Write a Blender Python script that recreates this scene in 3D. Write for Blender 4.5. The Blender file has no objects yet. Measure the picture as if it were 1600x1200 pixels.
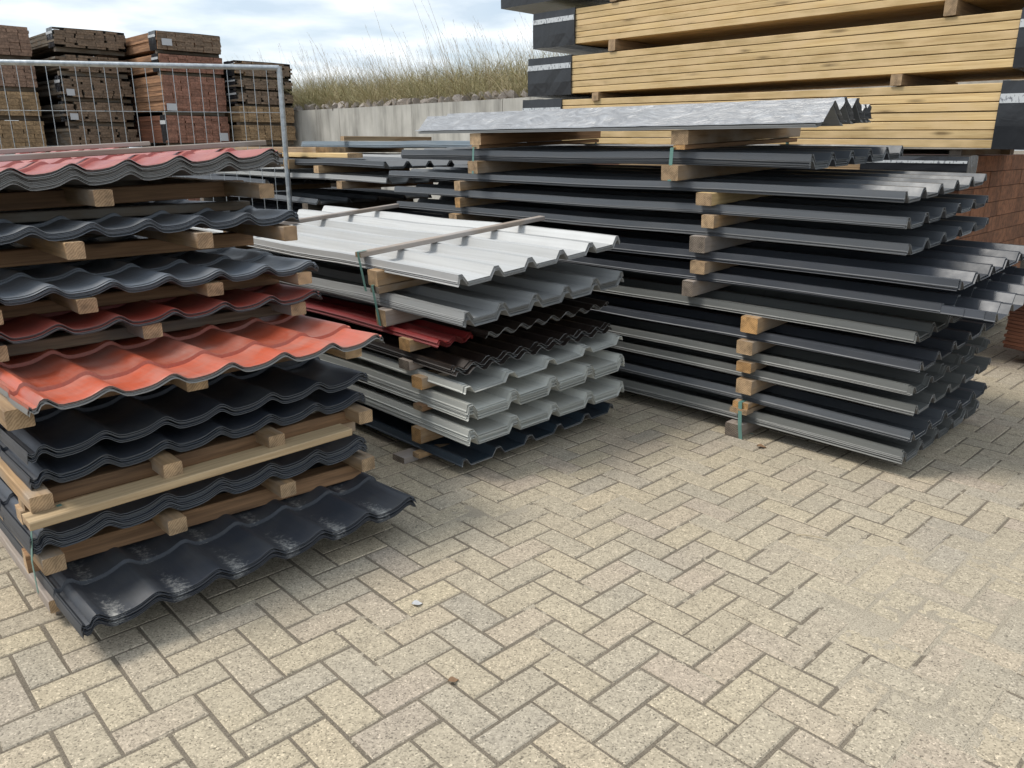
import bpy, bmesh, math, random
from math import sin, cos, pi, radians as R
from mathutils import Vector, Matrix, Euler, noise
random.seed(7)
rnd = random.random
uni = random.uniform
scene = bpy.context.scene
COL = scene.collection

# ------------------------------------------------------------------ camera
cam_d = bpy.data.cameras.new('camera')
cam = bpy.data.objects.new('camera', cam_d)
COL.objects.link(cam)
cam.location = (0, 0, 1.4056)
cam.rotation_euler = (R(90 - 16.85), 0, 0)
cam_d.sensor_width = 36
cam_d.lens = 36 * 1231 / 1600
cam_d.clip_start = 0.05
cam_d.clip_end = 2000
scene.camera = cam

# ------------------------------------------------------------------ world, sun, exposure
SUN_EL, SUN_AZ = R(56), R(-92)          # azimuth measured from +Y towards +X (clockwise)
w = bpy.data.worlds.new('World')
scene.world = w
w.use_nodes = True
nt = w.node_tree
nt.nodes.clear()
N = nt.nodes.new
out = N('ShaderNodeOutputWorld')
bg = N('ShaderNodeBackground')
sky = N('ShaderNodeTexSky')
sky.sky_type = 'NISHITA'
sky.sun_disc = False
sky.sun_elevation = SUN_EL
sky.sun_rotation = SUN_AZ
sky.air_density = 1.0
sky.dust_density = 2.0
tc = N('ShaderNodeTexCoord')
sep = N('ShaderNodeSeparateXYZ')
nt.links.new(tc.outputs['Generated'], sep.inputs[0])
addz = N('ShaderNodeMath'); addz.operation = 'MAXIMUM'; addz.inputs[1].default_value = 0.0
nt.links.new(sep.outputs['Z'], addz.inputs[0])
addz2 = N('ShaderNodeMath'); addz2.operation = 'ADD'; addz2.inputs[1].default_value = 0.12
nt.links.new(addz.outputs[0], addz2.inputs[0])
dx = N('ShaderNodeMath'); dx.operation = 'DIVIDE'
dy = N('ShaderNodeMath'); dy.operation = 'DIVIDE'
nt.links.new(sep.outputs['X'], dx.inputs[0]); nt.links.new(addz2.outputs[0], dx.inputs[1])
nt.links.new(sep.outputs['Y'], dy.inputs[0]); nt.links.new(addz2.outputs[0], dy.inputs[1])
comb = N('ShaderNodeCombineXYZ')
nt.links.new(dx.outputs[0], comb.inputs[0]); nt.links.new(dy.outputs[0], comb.inputs[1])
cl = N('ShaderNodeTexNoise')
cl.inputs['Scale'].default_value = 1.15
cl.inputs['Detail'].default_value = 9
cl.inputs['Roughness'].default_value = 0.55
cl.inputs['Distortion'].default_value = 0.35
nt.links.new(comb.outputs[0], cl.inputs['Vector'])
ramp = N('ShaderNodeValToRGB')
ramp.color_ramp.elements[0].position = 0.38
ramp.color_ramp.elements[0].color = (0.6, 0.6, 0.6, 1)
ramp.color_ramp.elements[1].position = 0.6
ramp.color_ramp.elements[1].color = (1, 1, 1, 1)
nt.links.new(cl.outputs['Fac'], ramp.inputs[0])
cl2 = N('ShaderNodeTexNoise')
cl2.inputs['Scale'].default_value = 2.3
cl2.inputs['Detail'].default_value = 7
nt.links.new(comb.outputs[0], cl2.inputs['Vector'])
cr2 = N('ShaderNodeValToRGB')
cr2.color_ramp.elements[0].position = 0.35
cr2.color_ramp.elements[0].color = (4.0, 4.6, 5.2, 1)
cr2.color_ramp.elements[1].position = 0.65
cr2.color_ramp.elements[1].color = (6.3, 6.6, 6.8, 1)
nt.links.new(cl2.outputs['Fac'], cr2.inputs[0])
mixc = N('ShaderNodeMixRGB')
nt.links.new(ramp.outputs[0], mixc.inputs[0])
nt.links.new(sky.outputs[0], mixc.inputs[1])
nt.links.new(cr2.outputs[0], mixc.inputs[2])
nt.links.new(mixc.outputs[0], bg.inputs[0])
bg.inputs[1].default_value = 0.092
nt.links.new(bg.outputs[0], out.inputs[0])

sun_d = bpy.data.lights.new('sun', 'SUN')
sun_d.energy = 1.5
sun_d.angle = R(18)
sun_d.color = (1.0, 0.95, 0.87)
sun = bpy.data.objects.new('sun', sun_d)
COL.objects.link(sun)
sdir = Vector((sin(SUN_AZ) * cos(SUN_EL), cos(SUN_AZ) * cos(SUN_EL), sin(SUN_EL)))
sun.rotation_euler = sdir.to_track_quat('Z', 'Y').to_euler()

scene.view_settings.view_transform = 'Standard'
scene.view_settings.look = 'None'
scene.view_settings.gamma = 1
scene.view_settings.use_curve_mapping = False
scene.view_settings.exposure = 1.0

# ------------------------------------------------------------------ material helpers
def new_mat(name, base=(.5, .5, .5), rough=.6, metal=0.0, spec=.5):
    m = bpy.data.materials.new(name)
    m.use_nodes = True
    b = m.node_tree.nodes['Principled BSDF']
    b.inputs['Base Color'].default_value = (*base, 1)
    b.inputs['Roughness'].default_value = rough
    b.inputs['Metallic'].default_value = metal
    b.inputs['Specular IOR Level'].default_value = spec
    return m, m.node_tree, b

def node(nt, typ, **kw):
    n = nt.nodes.new(typ)
    for k, v in kw.items():
        if k in n.inputs.keys():
            n.inputs[k].default_value = v
        else:
            setattr(n, k, v)
    return n

def rampn(nt, src, stops):
    r = nt.nodes.new('ShaderNodeValToRGB')
    cr = r.color_ramp
    while len(cr.elements) < len(stops):
        cr.elements.new(0.5)
    for e, (p, c) in zip(cr.elements, stops):
        e.position = p
        e.color = (*c, 1) if len(c) == 3 else c
    nt.links.new(src, r.inputs[0])
    return r.outputs[0]

def mix(nt, fac, a, b, mode='MIX'):
    m = nt.nodes.new('ShaderNodeMixRGB')
    m.blend_type = mode
    for i, v in ((0, fac), (1, a), (2, b)):
        if hasattr(v, 'is_output'):
            nt.links.new(v, m.inputs[i])
        elif i == 0:
            m.inputs[0].default_value = v
        else:
            m.inputs[i].default_value = (*v, 1)
    return m.outputs[0]

def g(v):
    return (v, v, v)

def mapping(nt, src, scale):
    mp = nt.nodes.new('ShaderNodeMapping')
    mp.inputs['Scale'].default_value = scale
    nt.links.new(src, mp.inputs['Vector'])
    return mp

def rand_offset(nt, src, k=37.0):
    """object coordinates shifted by the object's own random number"""
    oi = nt.nodes.new('ShaderNodeObjectInfo')
    geo = nt.nodes.new('ShaderNodeNewGeometry')
    a = node(nt, 'ShaderNodeMath', operation='ADD')
    nt.links.new(oi.outputs['Random'], a.inputs[0]); nt.links.new(geo.outputs['Random Per Island'], a.inputs[1])
    mu = node(nt, 'ShaderNodeMath', operation='MULTIPLY'); mu.inputs[1].default_value = k
    nt.links.new(a.outputs[0], mu.inputs[0])
    ad = node(nt, 'ShaderNodeVectorMath', operation='ADD')
    nt.links.new(src, ad.inputs[0]); nt.links.new(mu.outputs[0], ad.inputs[1])
    fr = node(nt, 'ShaderNodeMath', operation='FRACT')
    nt.links.new(a.outputs[0], fr.inputs[0])
    return ad.outputs[0], fr.outputs[0]

def bump(nt, b, height, strength=.3, dist=.002):
    bp = nt.nodes.new('ShaderNodeBump')
    bp.inputs['Strength'].default_value = strength
    bp.inputs['Distance'].default_value = dist
    nt.links.new(height, bp.inputs['Height'])
    nt.links.new(bp.outputs[0], b.inputs['Normal'])

def wood(name, light, dark, knots=.6, rough=.75, var=.25, weather=None):
    """timber, long axis along object X; faces with material index 1 are end grain"""
    m, nt, b = new_mat(name, light, rough)
    tc = nt.nodes.new('ShaderNodeTexCoord')
    vec, rn = rand_offset(nt, tc.outputs['Object'])
    n1 = node(nt, 'ShaderNodeTexNoise', Scale=1.0, Detail=5.0, Roughness=.6, Distortion=.6)
    nt.links.new(mapping(nt, vec, (3.0, 70, 70)).outputs[0], n1.inputs['Vector'])
    c = rampn(nt, n1.outputs['Fac'], [(.3, dark), (.62, light)])
    n2 = node(nt, 'ShaderNodeTexNoise', Scale=1.0, Detail=3.0)
    nt.links.new(mapping(nt, vec, (1.3, 9, 9)).outputs[0], n2.inputs['Vector'])
    tone = rampn(nt, n2.outputs['Fac'], [(.3, g(1 - var)), (.7, g(1.0))])
    c = mix(nt, 1.0, c, tone, 'MULTIPLY')
    rv = rampn(nt, rn, [(0, g(1 - var * .9)), (1, g(1.0 + var * .3))])
    c = mix(nt, 1.0, c, rv, 'MULTIPLY')
    if knots:
        v = node(nt, 'ShaderNodeTexVoronoi', Scale=1.0, Randomness=1.0)
        nt.links.new(mapping(nt, vec, (2.4, 13, 13)).outputs[0], v.inputs['Vector'])
        k = rampn(nt, v.outputs['Distance'], [(.06, g(1)), (.2, g(0))])
        c = mix(nt, mix(nt, 1.0, k, g(knots), 'MULTIPLY'), c, tuple(x * .35 for x in dark))
    if weather:
        n3 = node(nt, 'ShaderNodeTexNoise', Scale=1.0, Detail=6.0)
        nt.links.new(mapping(nt, vec, (5, 11, 11)).outputs[0], n3.inputs['Vector'])
        wf = rampn(nt, n3.outputs['Fac'], [(.42, g(0)), (.66, g(.85))])
        c = mix(nt, wf, c, weather)
    nt.links.new(c, b.inputs['Base Color'])
    bump(nt, b, n1.outputs['Fac'], .35, .0015)
    return m

def endgrain(name, light, dark):
    m, nt, b = new_mat(name, light, .85)
    tc = nt.nodes.new('ShaderNodeTexCoord')
    vec, rn = rand_offset(nt, tc.outputs['Object'], 11.3)
    wv = nt.nodes.new('ShaderNodeTexWave')
    wv.wave_type = 'RINGS'; wv.rings_direction = 'X'
    wv.inputs['Scale'].default_value = 42
    wv.inputs['Distortion'].default_value = 5
    wv.inputs['Detail'].default_value = 3
    wv.inputs['Detail Scale'].default_value = 1.4
    nt.links.new(mapping(nt, vec, (.2, 1, 1)).outputs[0], wv.inputs['Vector'])
    c = rampn(nt, wv.outputs['Fac'], [(.1, dark), (.8, light)])
    n2 = node(nt, 'ShaderNodeTexNoise', Scale=28.0, Detail=5.0)
    nt.links.new(vec, n2.inputs['Vector'])
    c = mix(nt, 1.0, c, rampn(nt, n2.outputs['Fac'], [(.32, g(.55)), (.6, g(1))]), 'MULTIPLY')
    c = mix(nt, 1.0, c, rampn(nt, rn, [(0, g(.7)), (1, g(1.1))]), 'MULTIPLY')
    nt.links.new(c, b.inputs['Base Color'])
    bump(nt, b, n2.outputs['Fac'], .5, .002)
    return m

def sheet_mat(name, base, rough=.38, dirt=(.32, .29, .24), dirt_amt=.35, dust=False, spec=.5, metal=0.0):
    m, nt, b = new_mat(name, base, rough, metal, spec)
    tc = nt.nodes.new('ShaderNodeTexCoord')
    vec, rn = rand_offset(nt, tc.outputs['Object'], 5.7)
    n = node(nt, 'ShaderNodeTexNoise', Scale=5.0, Detail=8.0, Roughness=.65)
    nt.links.new(vec, n.inputs['Vector'])
    f = rampn(nt, n.outputs['Fac'], [(.42, g(0)), (.75, g(dirt_amt))])
    c = mix(nt, 1.0, base, rampn(nt, rn, [(0, g(.72)), (1, g(1.15))]), 'MULTIPLY')
    c = mix(nt, f, c, dirt)
    n4 = node(nt, 'ShaderNodeTexNoise', Scale=1.0, Detail=4.0)
    nt.links.new(mapping(nt, vec, (120, 2.0, 60)).outputs[0], n4.inputs['Vector'])
    c = mix(nt, 1.0, c, rampn(nt, n4.outputs['Fac'], [(.3, g(.86)), (.7, g(1.0))]), 'MULTIPLY')
    if dust:
        at = nt.nodes.new('ShaderNodeAttribute'); at.attribute_name = 'dust'
        nd = node(nt, 'ShaderNodeTexNoise', Scale=70.0, Detail=9.0, Roughness=.8)
        nt.links.new(vec, nd.inputs['Vector'])
        ad = node(nt, 'ShaderNodeMath', operation='MULTIPLY_ADD')
        nt.links.new(at.outputs['Fac'], ad.inputs[0]); ad.inputs[1].default_value = .42
        nt.links.new(nd.outputs['Fac'], ad.inputs[2])
        df = rampn(nt, ad.outputs[0], [(.70, g(0)), (.80, g(.35)), (.95, g(.9))])
        c = mix(nt, df, c, (.42, .41, .38))
    nt.links.new(c, b.inputs['Base Color'])
    rr = rampn(nt, n.outputs['Fac'], [(.35, g(rough)), (.75, g(min(1, rough + .3)))])
    nt.links.new(rr, b.inputs['Roughness'])
    n3 = node(nt, 'ShaderNodeTexNoise', Scale=6.0, Detail=2.0)
    nt.links.new(vec, n3.inputs['Vector'])
    bump(nt, b, n3.outputs['Fac'], .25, .004)
    return m

# ------------------------------------------------------------------ materials
M_END = endgrain('end_grain', (.52, .36, .21), (.37, .245, .135))
M_END_GREY = endgrain('weathered_end_grain', (.27, .22, .17), (.13, .10, .08))
M_END_ORANGE = endgrain('orange_end_grain', (.58, .34, .14), (.42, .23, .09))
W_BROWN = wood('brown_timber', (.42, .235, .115), (.21, .115, .055), .8, .75, .4)
W_SAWN = wood('sawn_timber', (.56, .36, .185), (.34, .21, .105), .8, .8, .4, (.33, .27, .21))
W_PALE = wood('pale_timber', (.81, .59, .29), (.60, .395, .165), 1.0, .7, .25, (.68, .49, .26))
W_PLANK = wood('light_plank', (.62, .46, .27), (.44, .31, .17), .8, .75, .3)
W_GREYISH = wood('weathered_timber', (.40, .33, .27), (.27, .215, .175), .3, .85, .25, (.34, .31, .29))
W_RED = wood('red_brown_board', (.24, .095, .05), (.14, .05, .028), .3, .8, .4)
W_BARK = wood('dark_weathered_board', (.27, .20, .135), (.12, .09, .06), .2, .9, .5, (.15, .14, .12))
W_PINK = wood('reddish_grey_board', (.33, .195, .135), (.19, .11, .075), .2, .85, .4)
W_TAN = wood('tan_board', (.44, .30, .165), (.26, .17, .09), .3, .85, .45)
S_ANTH = sheet_mat('anthracite_coating', (.076, .084, .094), .34, (.10, .10, .10), .25)
S_ANTHB = sheet_mat('black_coating', (.054, .060, .072), .31, (.08, .08, .08), .22)
S_GREEN = sheet_mat('green_grey_coating', (.118, .122, .117), .30, (.13, .13, .11), .3)
S_GREY = sheet_mat('mid_grey_coating', (.29, .297, .295), .42, (.30, .29, .26), .2)
S_LIGHT = sheet_mat('pale_green_grey_coating', (.56, .57, .53), .45, (.42, .40, .34), .35)
S_WHITE = sheet_mat('white_grey_coating', (.47, .475, .47), .42, (.45, .43, .38), .18)
S_NAVY = sheet_mat('navy_coating', (.028, .046, .066), .42, (.06, .06, .07), .3)
S_RED = sheet_mat('dark_red_coating', (.22, .018, .018), .35, (.18, .06, .05), .2)
S_BROWN = sheet_mat('dark_brown_coating', (.022, .015, .012), .35, (.05, .04, .035), .3)
S_BLUEGREY = sheet_mat('blue_grey_coating', (.20, .25, .29), .4, (.35, .36, .36), .3)
S_BACK = sheet_mat('grey_back_coating', (.24, .235, .225), .5, (.30, .27, .22), .3)
S_BACKD = sheet_mat('dark_back_coating', (.11, .11, .115), .5, (.2, .19, .17), .3)
S_CUT = sheet_mat('bare_cut_steel_edge', (.30, .31, .31), .45, (.3, .28, .24), .2)
T_BLACK = sheet_mat('black_tile_coating', (.036, .043, .058), .40, (.10, .095, .085), .4)
T_DUSTY = sheet_mat('dusty_black_tile_coating', (.037, .043, .055), .42, (.09, .085, .075), .45, dust=True)
T_SLATE = sheet_mat('slate_tile_coating', (.125, .142, .165), .34, (.13, .12, .10), .5)
T_ORANGE = sheet_mat('orange_tile_coating', (.44, .085, .04), .34, (.30, .22, .19), .6)
T_RED = sheet_mat('red_tile_coating', (.33, .055, .035), .42, (.20, .14, .12), .5)
T_PINKRED = sheet_mat('faded_red_tile_coating', (.40, .085, .07), .36, (.50, .28, .24), .5)
M_FILM, _nt, _b = new_mat('black_plastic_film', (.022, .024, .028), .26)
_tc = _nt.nodes.new('ShaderNodeTexCoord')
_n = node(_nt, 'ShaderNodeTexNoise', Scale=1.0, Detail=5.0, Distortion=1.5)
_nt.links.new(mapping(_nt, _tc.outputs['Object'], (9, 5, 3)).outputs[0], _n.inputs['Vector'])
bump(_nt, _b, _n.outputs['Fac'], .5, .012)
M_PRINT, _nt, _b = new_mat('white_printed_film_band', (.55, .57, .58), .4)
_tc = _nt.nodes.new('ShaderNodeTexCoord')
_n = node(_nt, 'ShaderNodeTexNoise', Scale=1.0, Detail=3.0)
_nt.links.new(mapping(_nt, _tc.outputs['Object'], (60, 60, 35)).outputs[0], _n.inputs['Vector'])
_nt.links.new(rampn(_nt, _n.outputs['Fac'], [(.36, (.16, .17, .19)), (.46, (.55, .57, .58))]), _b.inputs['Base Color'])
M_STRAP, _, _ = new_mat('green_plastic_strap', (.11, .22, .19), .4)
M_TAG, _, _ = new_mat('white_paper_tag', (.45, .46, .48), .7)
M_GALV, _nt, _b = new_mat('galvanised_steel', (.42, .45, .47), .42, .75)
_n = node(_nt, 'ShaderNodeTexNoise', Scale=30.0, Detail=4.0)
_tc = _nt.nodes.new('ShaderNodeTexCoord'); _nt.links.new(_tc.outputs['Object'], _n.inputs['Vector'])
_nt.links.new(rampn(_nt, _n.outputs['Fac'], [(.3, (.30, .33, .35)), (.7, (.5, .53, .55))]), _b.inputs['Base Color'])

# concrete wall
M_CONC, _nt, _b = new_mat('stained_concrete', (.38, .37, .34), .85)
_tc = _nt.nodes.new('ShaderNodeTexCoord')
_n = node(_nt, 'ShaderNodeTexNoise', Scale=1.0, Detail=8.0, Roughness=.65)
_nt.links.new(mapping(_nt, _tc.outputs['Object'], (3.5, 3.5, .45)).outputs[0], _n.inputs['Vector'])
_n2 = node(_nt, 'ShaderNodeTexNoise', Scale=2.0, Detail=8.0)
_nt.links.new(_tc.outputs['Object'], _n2.inputs['Vector'])
_c = rampn(_nt, _n.outputs['Fac'], [(.33, (.27, .26, .235)), (.5, (.50, .485, .44)), (.7, (.60, .585, .54))])
_c = mix(_nt, 1.0, _c, rampn(_nt, _n2.outputs['Fac'], [(.3, g(.75)), (.7, g(1.05))]), 'MULTIPLY')
_nt.links.new(_c, _b.inputs['Base Color'])
bump(_nt, _b, _n2.outputs['Fac'], .4, .01)

# stone, soil, sand
M_STONE, _nt, _b = new_mat('rubble_stone', (.28, .26, .24), .9)
_tc = _nt.nodes.new('ShaderNodeTexCoord')
_v, _r = rand_offset(_nt, _tc.outputs['Object'])
_n = node(_nt, 'ShaderNodeTexNoise', Scale=9.0, Detail=6.0); _nt.links.new(_v, _n.inputs['Vector'])
_c = rampn(_nt, _n.outputs['Fac'], [(.35, (.22, .19, .165)), (.65, (.42, .38, .34))])
_c = mix(_nt, 1.0, _c, rampn(_nt, _r, [(0, (.75, .7, .66)), (1, (1.1, 1.1, 1.1))]), 'MULTIPLY')
_nt.links.new(_c, _b.inputs['Base Color'])
bump(_nt, _b, _n.outputs['Fac'], .6, .02)
M_SOIL, _nt, _b = new_mat('dry_soil', (.17, .13, .08), .95)

def sandy(name, base, dark, coarse):
    m, nt, b = new_mat(name, base, .95, 0, .2)
    geo = nt.nodes.new('ShaderNodeNewGeometry')
    a = node(nt, 'ShaderNodeTexNoise', Scale=260.0, Detail=5.0, Roughness=.7)
    nt.links.new(geo.outputs['Position'], a.inputs['Vector'])
    n2 = node(nt, 'ShaderNodeTexNoise', Scale=3.0, Detail=6.0)
    nt.links.new(geo.outputs['Position'], n2.inputs['Vector'])
    c = rampn(nt, a.outputs['Fac'], [(.32, dark), (.5, base), (.7, tuple(min(.7, x * 1.45) for x in base))])
    c = mix(nt, 1.0, c, rampn(nt, n2.outputs['Fac'], [(.3, g(.8)), (.7, g(1.08))]), 'MULTIPLY')
    nt.links.new(c, b.inputs['Base Color'])
    bump(nt, b, a.outputs['Fac'], .7, coarse)
    return m
M_JOINT = sandy('joint_sand', (.20, .17, .13), (.07, .06, .048), .004)
M_SAND = sandy('loose_sand', (.43, .375, .29), (.16, .14, .105), .006)

# pavers: exposed aggregate concrete
M_PAVER, _nt, _b = new_mat('aggregate_paver', (.33, .29, .22), .9, 0, .3)
_geo = _nt.nodes.new('ShaderNodeNewGeometry')
_oi = _nt.nodes.new('ShaderNodeObjectInfo')
_ad = node(_nt, 'ShaderNodeMath', operation='ADD')
_nt.links.new(_oi.outputs['Random'], _ad.inputs[0]); _nt.links.new(_geo.outputs['Random Per Island'], _ad.inputs[1])
_fr = node(_nt, 'ShaderNodeMath', operation='FRACT'); _nt.links.new(_ad.outputs[0], _fr.inputs[0])
_big = node(_nt, 'ShaderNodeTexNoise', Scale=1.3, Detail=3.0)
_nt.links.new(_geo.outputs['Position'], _big.inputs['Vector'])
_c = rampn(_nt, _fr.outputs[0], [(0, (.385, .335, .255)), (.2, (.43, .365, .262)), (.4, (.385, .34, .27)), (.6, (.455, .385, .27)), (.75, (.415, .345, .27)), (.9, (.355, .315, .25)), (1, (.405, .345, .255))])
_c = mix(_nt, rampn(_nt, _big.outputs['Fac'], [(.40, g(0)), (.62, g(.6))]), _c, (.44, .38, .28))
_v1 = node(_nt, 'ShaderNodeTexVoronoi', Scale=230.0, Randomness=1.0)
_nt.links.new(_geo.outputs['Position'], _v1.inputs['Vector'])
_sepc = _nt.nodes.new('ShaderNodeSeparateColor'); _nt.links.new(_v1.outputs['Color'], _sepc.inputs[0])
_tone = rampn(_nt, _sepc.outputs[0], [(0, g(.42)), (.08, g(.7)), (.3, g(.92)), (.8, g(1.08)), (.94, g(1.2)), (1, g(1.6))])
_c = mix(_nt, 1.0, _c, _tone, 'MULTIPLY')
_n3 = node(_nt, 'ShaderNodeTexNoise', Scale=26.0, Detail=7.0, Roughness=.7)
_nt.links.new(_geo.outputs['Position'], _n3.inputs['Vector'])
_c = mix(_nt, 1.0, _c, rampn(_nt, _n3.outputs['Fac'], [(.3, g(.80)), (.5, g(.98)), (.72, g(1.08))]), 'MULTIPLY')
_v2 = node(_nt, 'ShaderNodeTexVoronoi', Scale=85.0, Randomness=1.0)
_nt.links.new(_geo.outputs['Position'], _v2.inputs['Vector'])
_pits = rampn(_nt, _v2.outputs['Distance'], [(.09, g(.9)), (.16, g(0))])
_c = mix(_nt, _pits, _c, (.12, .10, .08))
_st = node(_nt, 'ShaderNodeTexNoise', Scale=2.1, Detail=5.0, Roughness=.6)
_nt.links.new(_geo.outputs['Position'], _st.inputs['Vector'])
_c = mix(_nt, rampn(_nt, _st.outputs['Fac'], [(.58, g(0)), (.75, g(.3))]), _c, (.31, .275, .22))
_nt.links.new(_c, _b.inputs['Base Color'])
_hm = mix(_nt, .5, _n3.outputs['Fac'], _sepc.outputs[0])
bump(_nt, _b, _hm, .75, .0022)

# grass
def grass_mat(name, a, bcol, c3):
    m, nt, b = new_mat(name, a, .8, 0, .2)
    geo = nt.nodes.new('ShaderNodeNewGeometry')
    n = node(nt, 'ShaderNodeTexNoise', Scale=.9, Detail=4.0); nt.links.new(geo.outputs['Position'], n.inputs['Vector'])
    c = rampn(nt, geo.outputs['Random Per Island'], [(0, a), (.5, bcol), (1, c3)])
    c = mix(nt, rampn(nt, n.outputs['Fac'], [(.4, g(0)), (.6, g(.4))]), c, (.22, .22, .10))
    nt.links.new(c, b.inputs['Base Color'])
    return m
M_GRASS = grass_mat('dry_grass', (.34, .28, .16), (.46, .38, .23), (.22, .22, .10))
M_STALK, _, _ = new_mat('dry_stalk', (.40, .33, .22), .8)
M_STALKHEAD, _, _ = new_mat('seed_head', (.36, .29, .20), .9)

# ------------------------------------------------------------------ object helpers
def mesh(name, verts, faces, mats, fm=None, smooth=False, angle=None):
    me = bpy.data.meshes.new(name)
    me.from_pydata(verts, [], faces)
    for m in mats:
        me.materials.append(m)
    if fm:
        me.polygons.foreach_set('material_index', fm)
    if smooth:
        me.polygons.foreach_set('use_smooth', [True] * len(me.polygons))
        if angle:
            me.set_sharp_from_angle(angle=R(angle))
    me.update()
    return me

def link(name, me, parent=None, loc=(0, 0, 0), rot=(0, 0, 0), scale=(1, 1, 1)):
    o = bpy.data.objects.new(name, me)
    COL.objects.link(o)
    o.location = loc
    o.rotation_euler = rot
    o.scale = scale
    if parent:
        o.parent = parent
    return o

def tag(o, label=None, cat=None, group=None, kind=None):
    if label:
        o['label'] = label
    if cat:
        o['category'] = cat
    if group:
        o['group'] = group
    if kind:
        o['kind'] = kind
    return o

def empty(name, loc, rot=(0, 0, 0)):
    o = bpy.data.objects.new(name, None)
    COL.objects.link(o)
    o.location = loc
    o.rotation_euler = rot
    o.empty_display_size = .1
    return o

class MB:
    def __init__(s):
        s.v = []; s.f = []; s.m = []
    def add(s, vs, fs, mi=0):
        k = len(s.v)
        s.v += [tuple(v) for v in vs]
        s.f += [tuple(i + k for i in f) for f in fs]
        s.m += [mi] * len(fs)
    def box(s, a, b, mi=0):
        x0, y0, z0 = a; x1, y1, z1 = b
        s.add([(x0, y0, z0), (x1, y0, z0), (x1, y1, z0), (x0, y1, z0), (x0, y0, z1), (x1, y0, z1), (x1, y1, z1), (x0, y1, z1)],
              [(0, 3, 2, 1), (4, 5, 6, 7), (0, 1, 5, 4), (1, 2, 6, 5), (2, 3, 7, 6), (3, 0, 4, 7)], mi)
    def tube(s, pts, r, n=8, mi=0):
        k = len(s.v)
        P = [Vector(p) for p in pts]
        for i, p in enumerate(P):
            d = (P[min(i + 1, len(P) - 1)] - P[max(i - 1, 0)]).normalized()
            u = d.orthogonal().normalized(); v = d.cross(u)
            rr = r[i] if isinstance(r, (list, tuple)) else r
            for j in range(n):
                a = 2 * pi * j / n
                s.v.append(tuple(p + (u * cos(a) + v * sin(a)) * rr))
        for i in range(len(P) - 1):
            for j in range(n):
                a = k + i * n + j; b = k + i * n + (j + 1) % n
                s.f.append((a, b, b + n, a + n)); s.m.append(mi)
        s.f.append(tuple(k + j for j in range(n))[::-1]); s.m.append(mi)
        s.f.append(tuple(k + (len(P) - 1) * n + j for j in range(n))); s.m.append(mi)
    def mesh(s, name, mats, **kw):
        return mesh(name, s.v, s.f, mats, s.m, **kw)

# one timber: long axis local X from 0, centred on Y, bottom at z = 0, chamfered long edges
_tcache = {}
def timber_mesh(ln, wd, ht, side, end, ch=.003, seed=0):
    key = (round(ln, 3), round(wd, 3), round(ht, 3), side.name, end.name, seed)
    if key in _tcache:
        return _tcache[key]
    rr = random.Random(seed * 7919 + 13)
    h = wd / 2
    cs = [(-h + ch, 0), (h - ch, 0), (h, ch), (h, ht - ch), (h - ch, ht), (-h + ch, ht), (-h, ht - ch), (-h, ch)]
    v = []
    nx = max(2, min(6, int(ln / .5) + 1))
    for i in range(nx):
        x = ln * i / (nx - 1)
        oy = rr.uniform(-.0015, .0015) if 0 < i < nx - 1 else 0
        for (y, z) in cs:
            e = rr.uniform(-.0012, .0012) if i in (0, nx - 1) else 0
            v.append((x + e, y + oy, z))
    f = []; m = []
    for i in range(nx - 1):
        for j in range(8):
            a = i * 8 + j; b = i * 8 + (j + 1) % 8
            f.append((a, a + 8, b + 8, b)); m.append(0)
    f.append(tuple(range(8))); m.append(1)
    f.append(tuple((nx - 1) * 8 + j for j in range(8))[::-1]); m.append(1)
    me = mesh('timber', v, f, [side, end], m)
    _tcache[key] = me
    return me

class Frame:
    """a stack's own axes: w across (away to the right), l along (away to the left), z up"""
    def __init__(s, o, deg):
        s.o = Vector((o[0], o[1], 0)); s.a = R(deg)
        s.W = Vector((cos(s.a), sin(s.a), 0)); s.L = Vector((-sin(s.a), cos(s.a), 0))
    def p(s, w_, l_, z_):
        return s.o + s.W * w_ + s.L * l_ + Vector((0, 0, z_))

def bearer(fr, kind, w0, l0, z0, ln, wd, ht, side=W_SAWN, end=M_END, label='', group=None, name='timber_bearer', tilt=0.0, cat='timber', yaw=0.0):
    """kind 'W' runs across the stack starting at w0 (centre line l0); kind 'L' runs along it starting at l0 (centre line w0)"""
    me = timber_mesh(ln, wd, ht, side, end, seed=random.randrange(4))
    o = link(name, me, None, fr.p(w0, l0, z0), (0, -tilt, fr.a + (pi / 2 if kind == 'L' else 0) + R(yaw)))
    return tag(o, label, cat, group)

# ---- corrugated sheets -------------------------------------------------
def trap_profile(n, pitch, H=.035, crest=.028, slope=.026, lip=True):
    p = []
    if lip:
        p += [(-.005, .005), (-.001, .0085), (.004, H), (.005 + crest * .7, H), (.005 + crest * .7 + slope, 0)]
    x0 = .005 + crest * .7 + slope
    valley = pitch - crest - 2 * slope
    for k in range(n):
        a = x0 + k * pitch
        e = a + valley
        p += [(e, 0), (e + slope, H)]
        if k < n - 1:
            p += [(e + slope + crest, H), (e + slope * 2 + crest, 0)]
        else:
            p += [(e + slope + crest * .6, H), (e + slope + crest * .6 + .008, H * .35)]
    return p

def wave_profile(n, pitch, H=.018, per=6):
    return [(i * pitch / per, H * .5 * (1 - cos(2 * pi * i / per))) for i in range(n * per + 1)]

def ridge_profile(n, pitch=.30, H=.034):
    p = []
    for k in range(n):
        a = k * pitch
        p += [(a, .004), (a + .018, H), (a + .030, H), (a + .05, .004), (a + .11, .010), (a + .18, .011), (a + .24, .008)]
    a = n * pitch
    p += [(a, .004), (a + .018, H), (a + .03, H), (a + .045, .006)]
    return p

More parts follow.
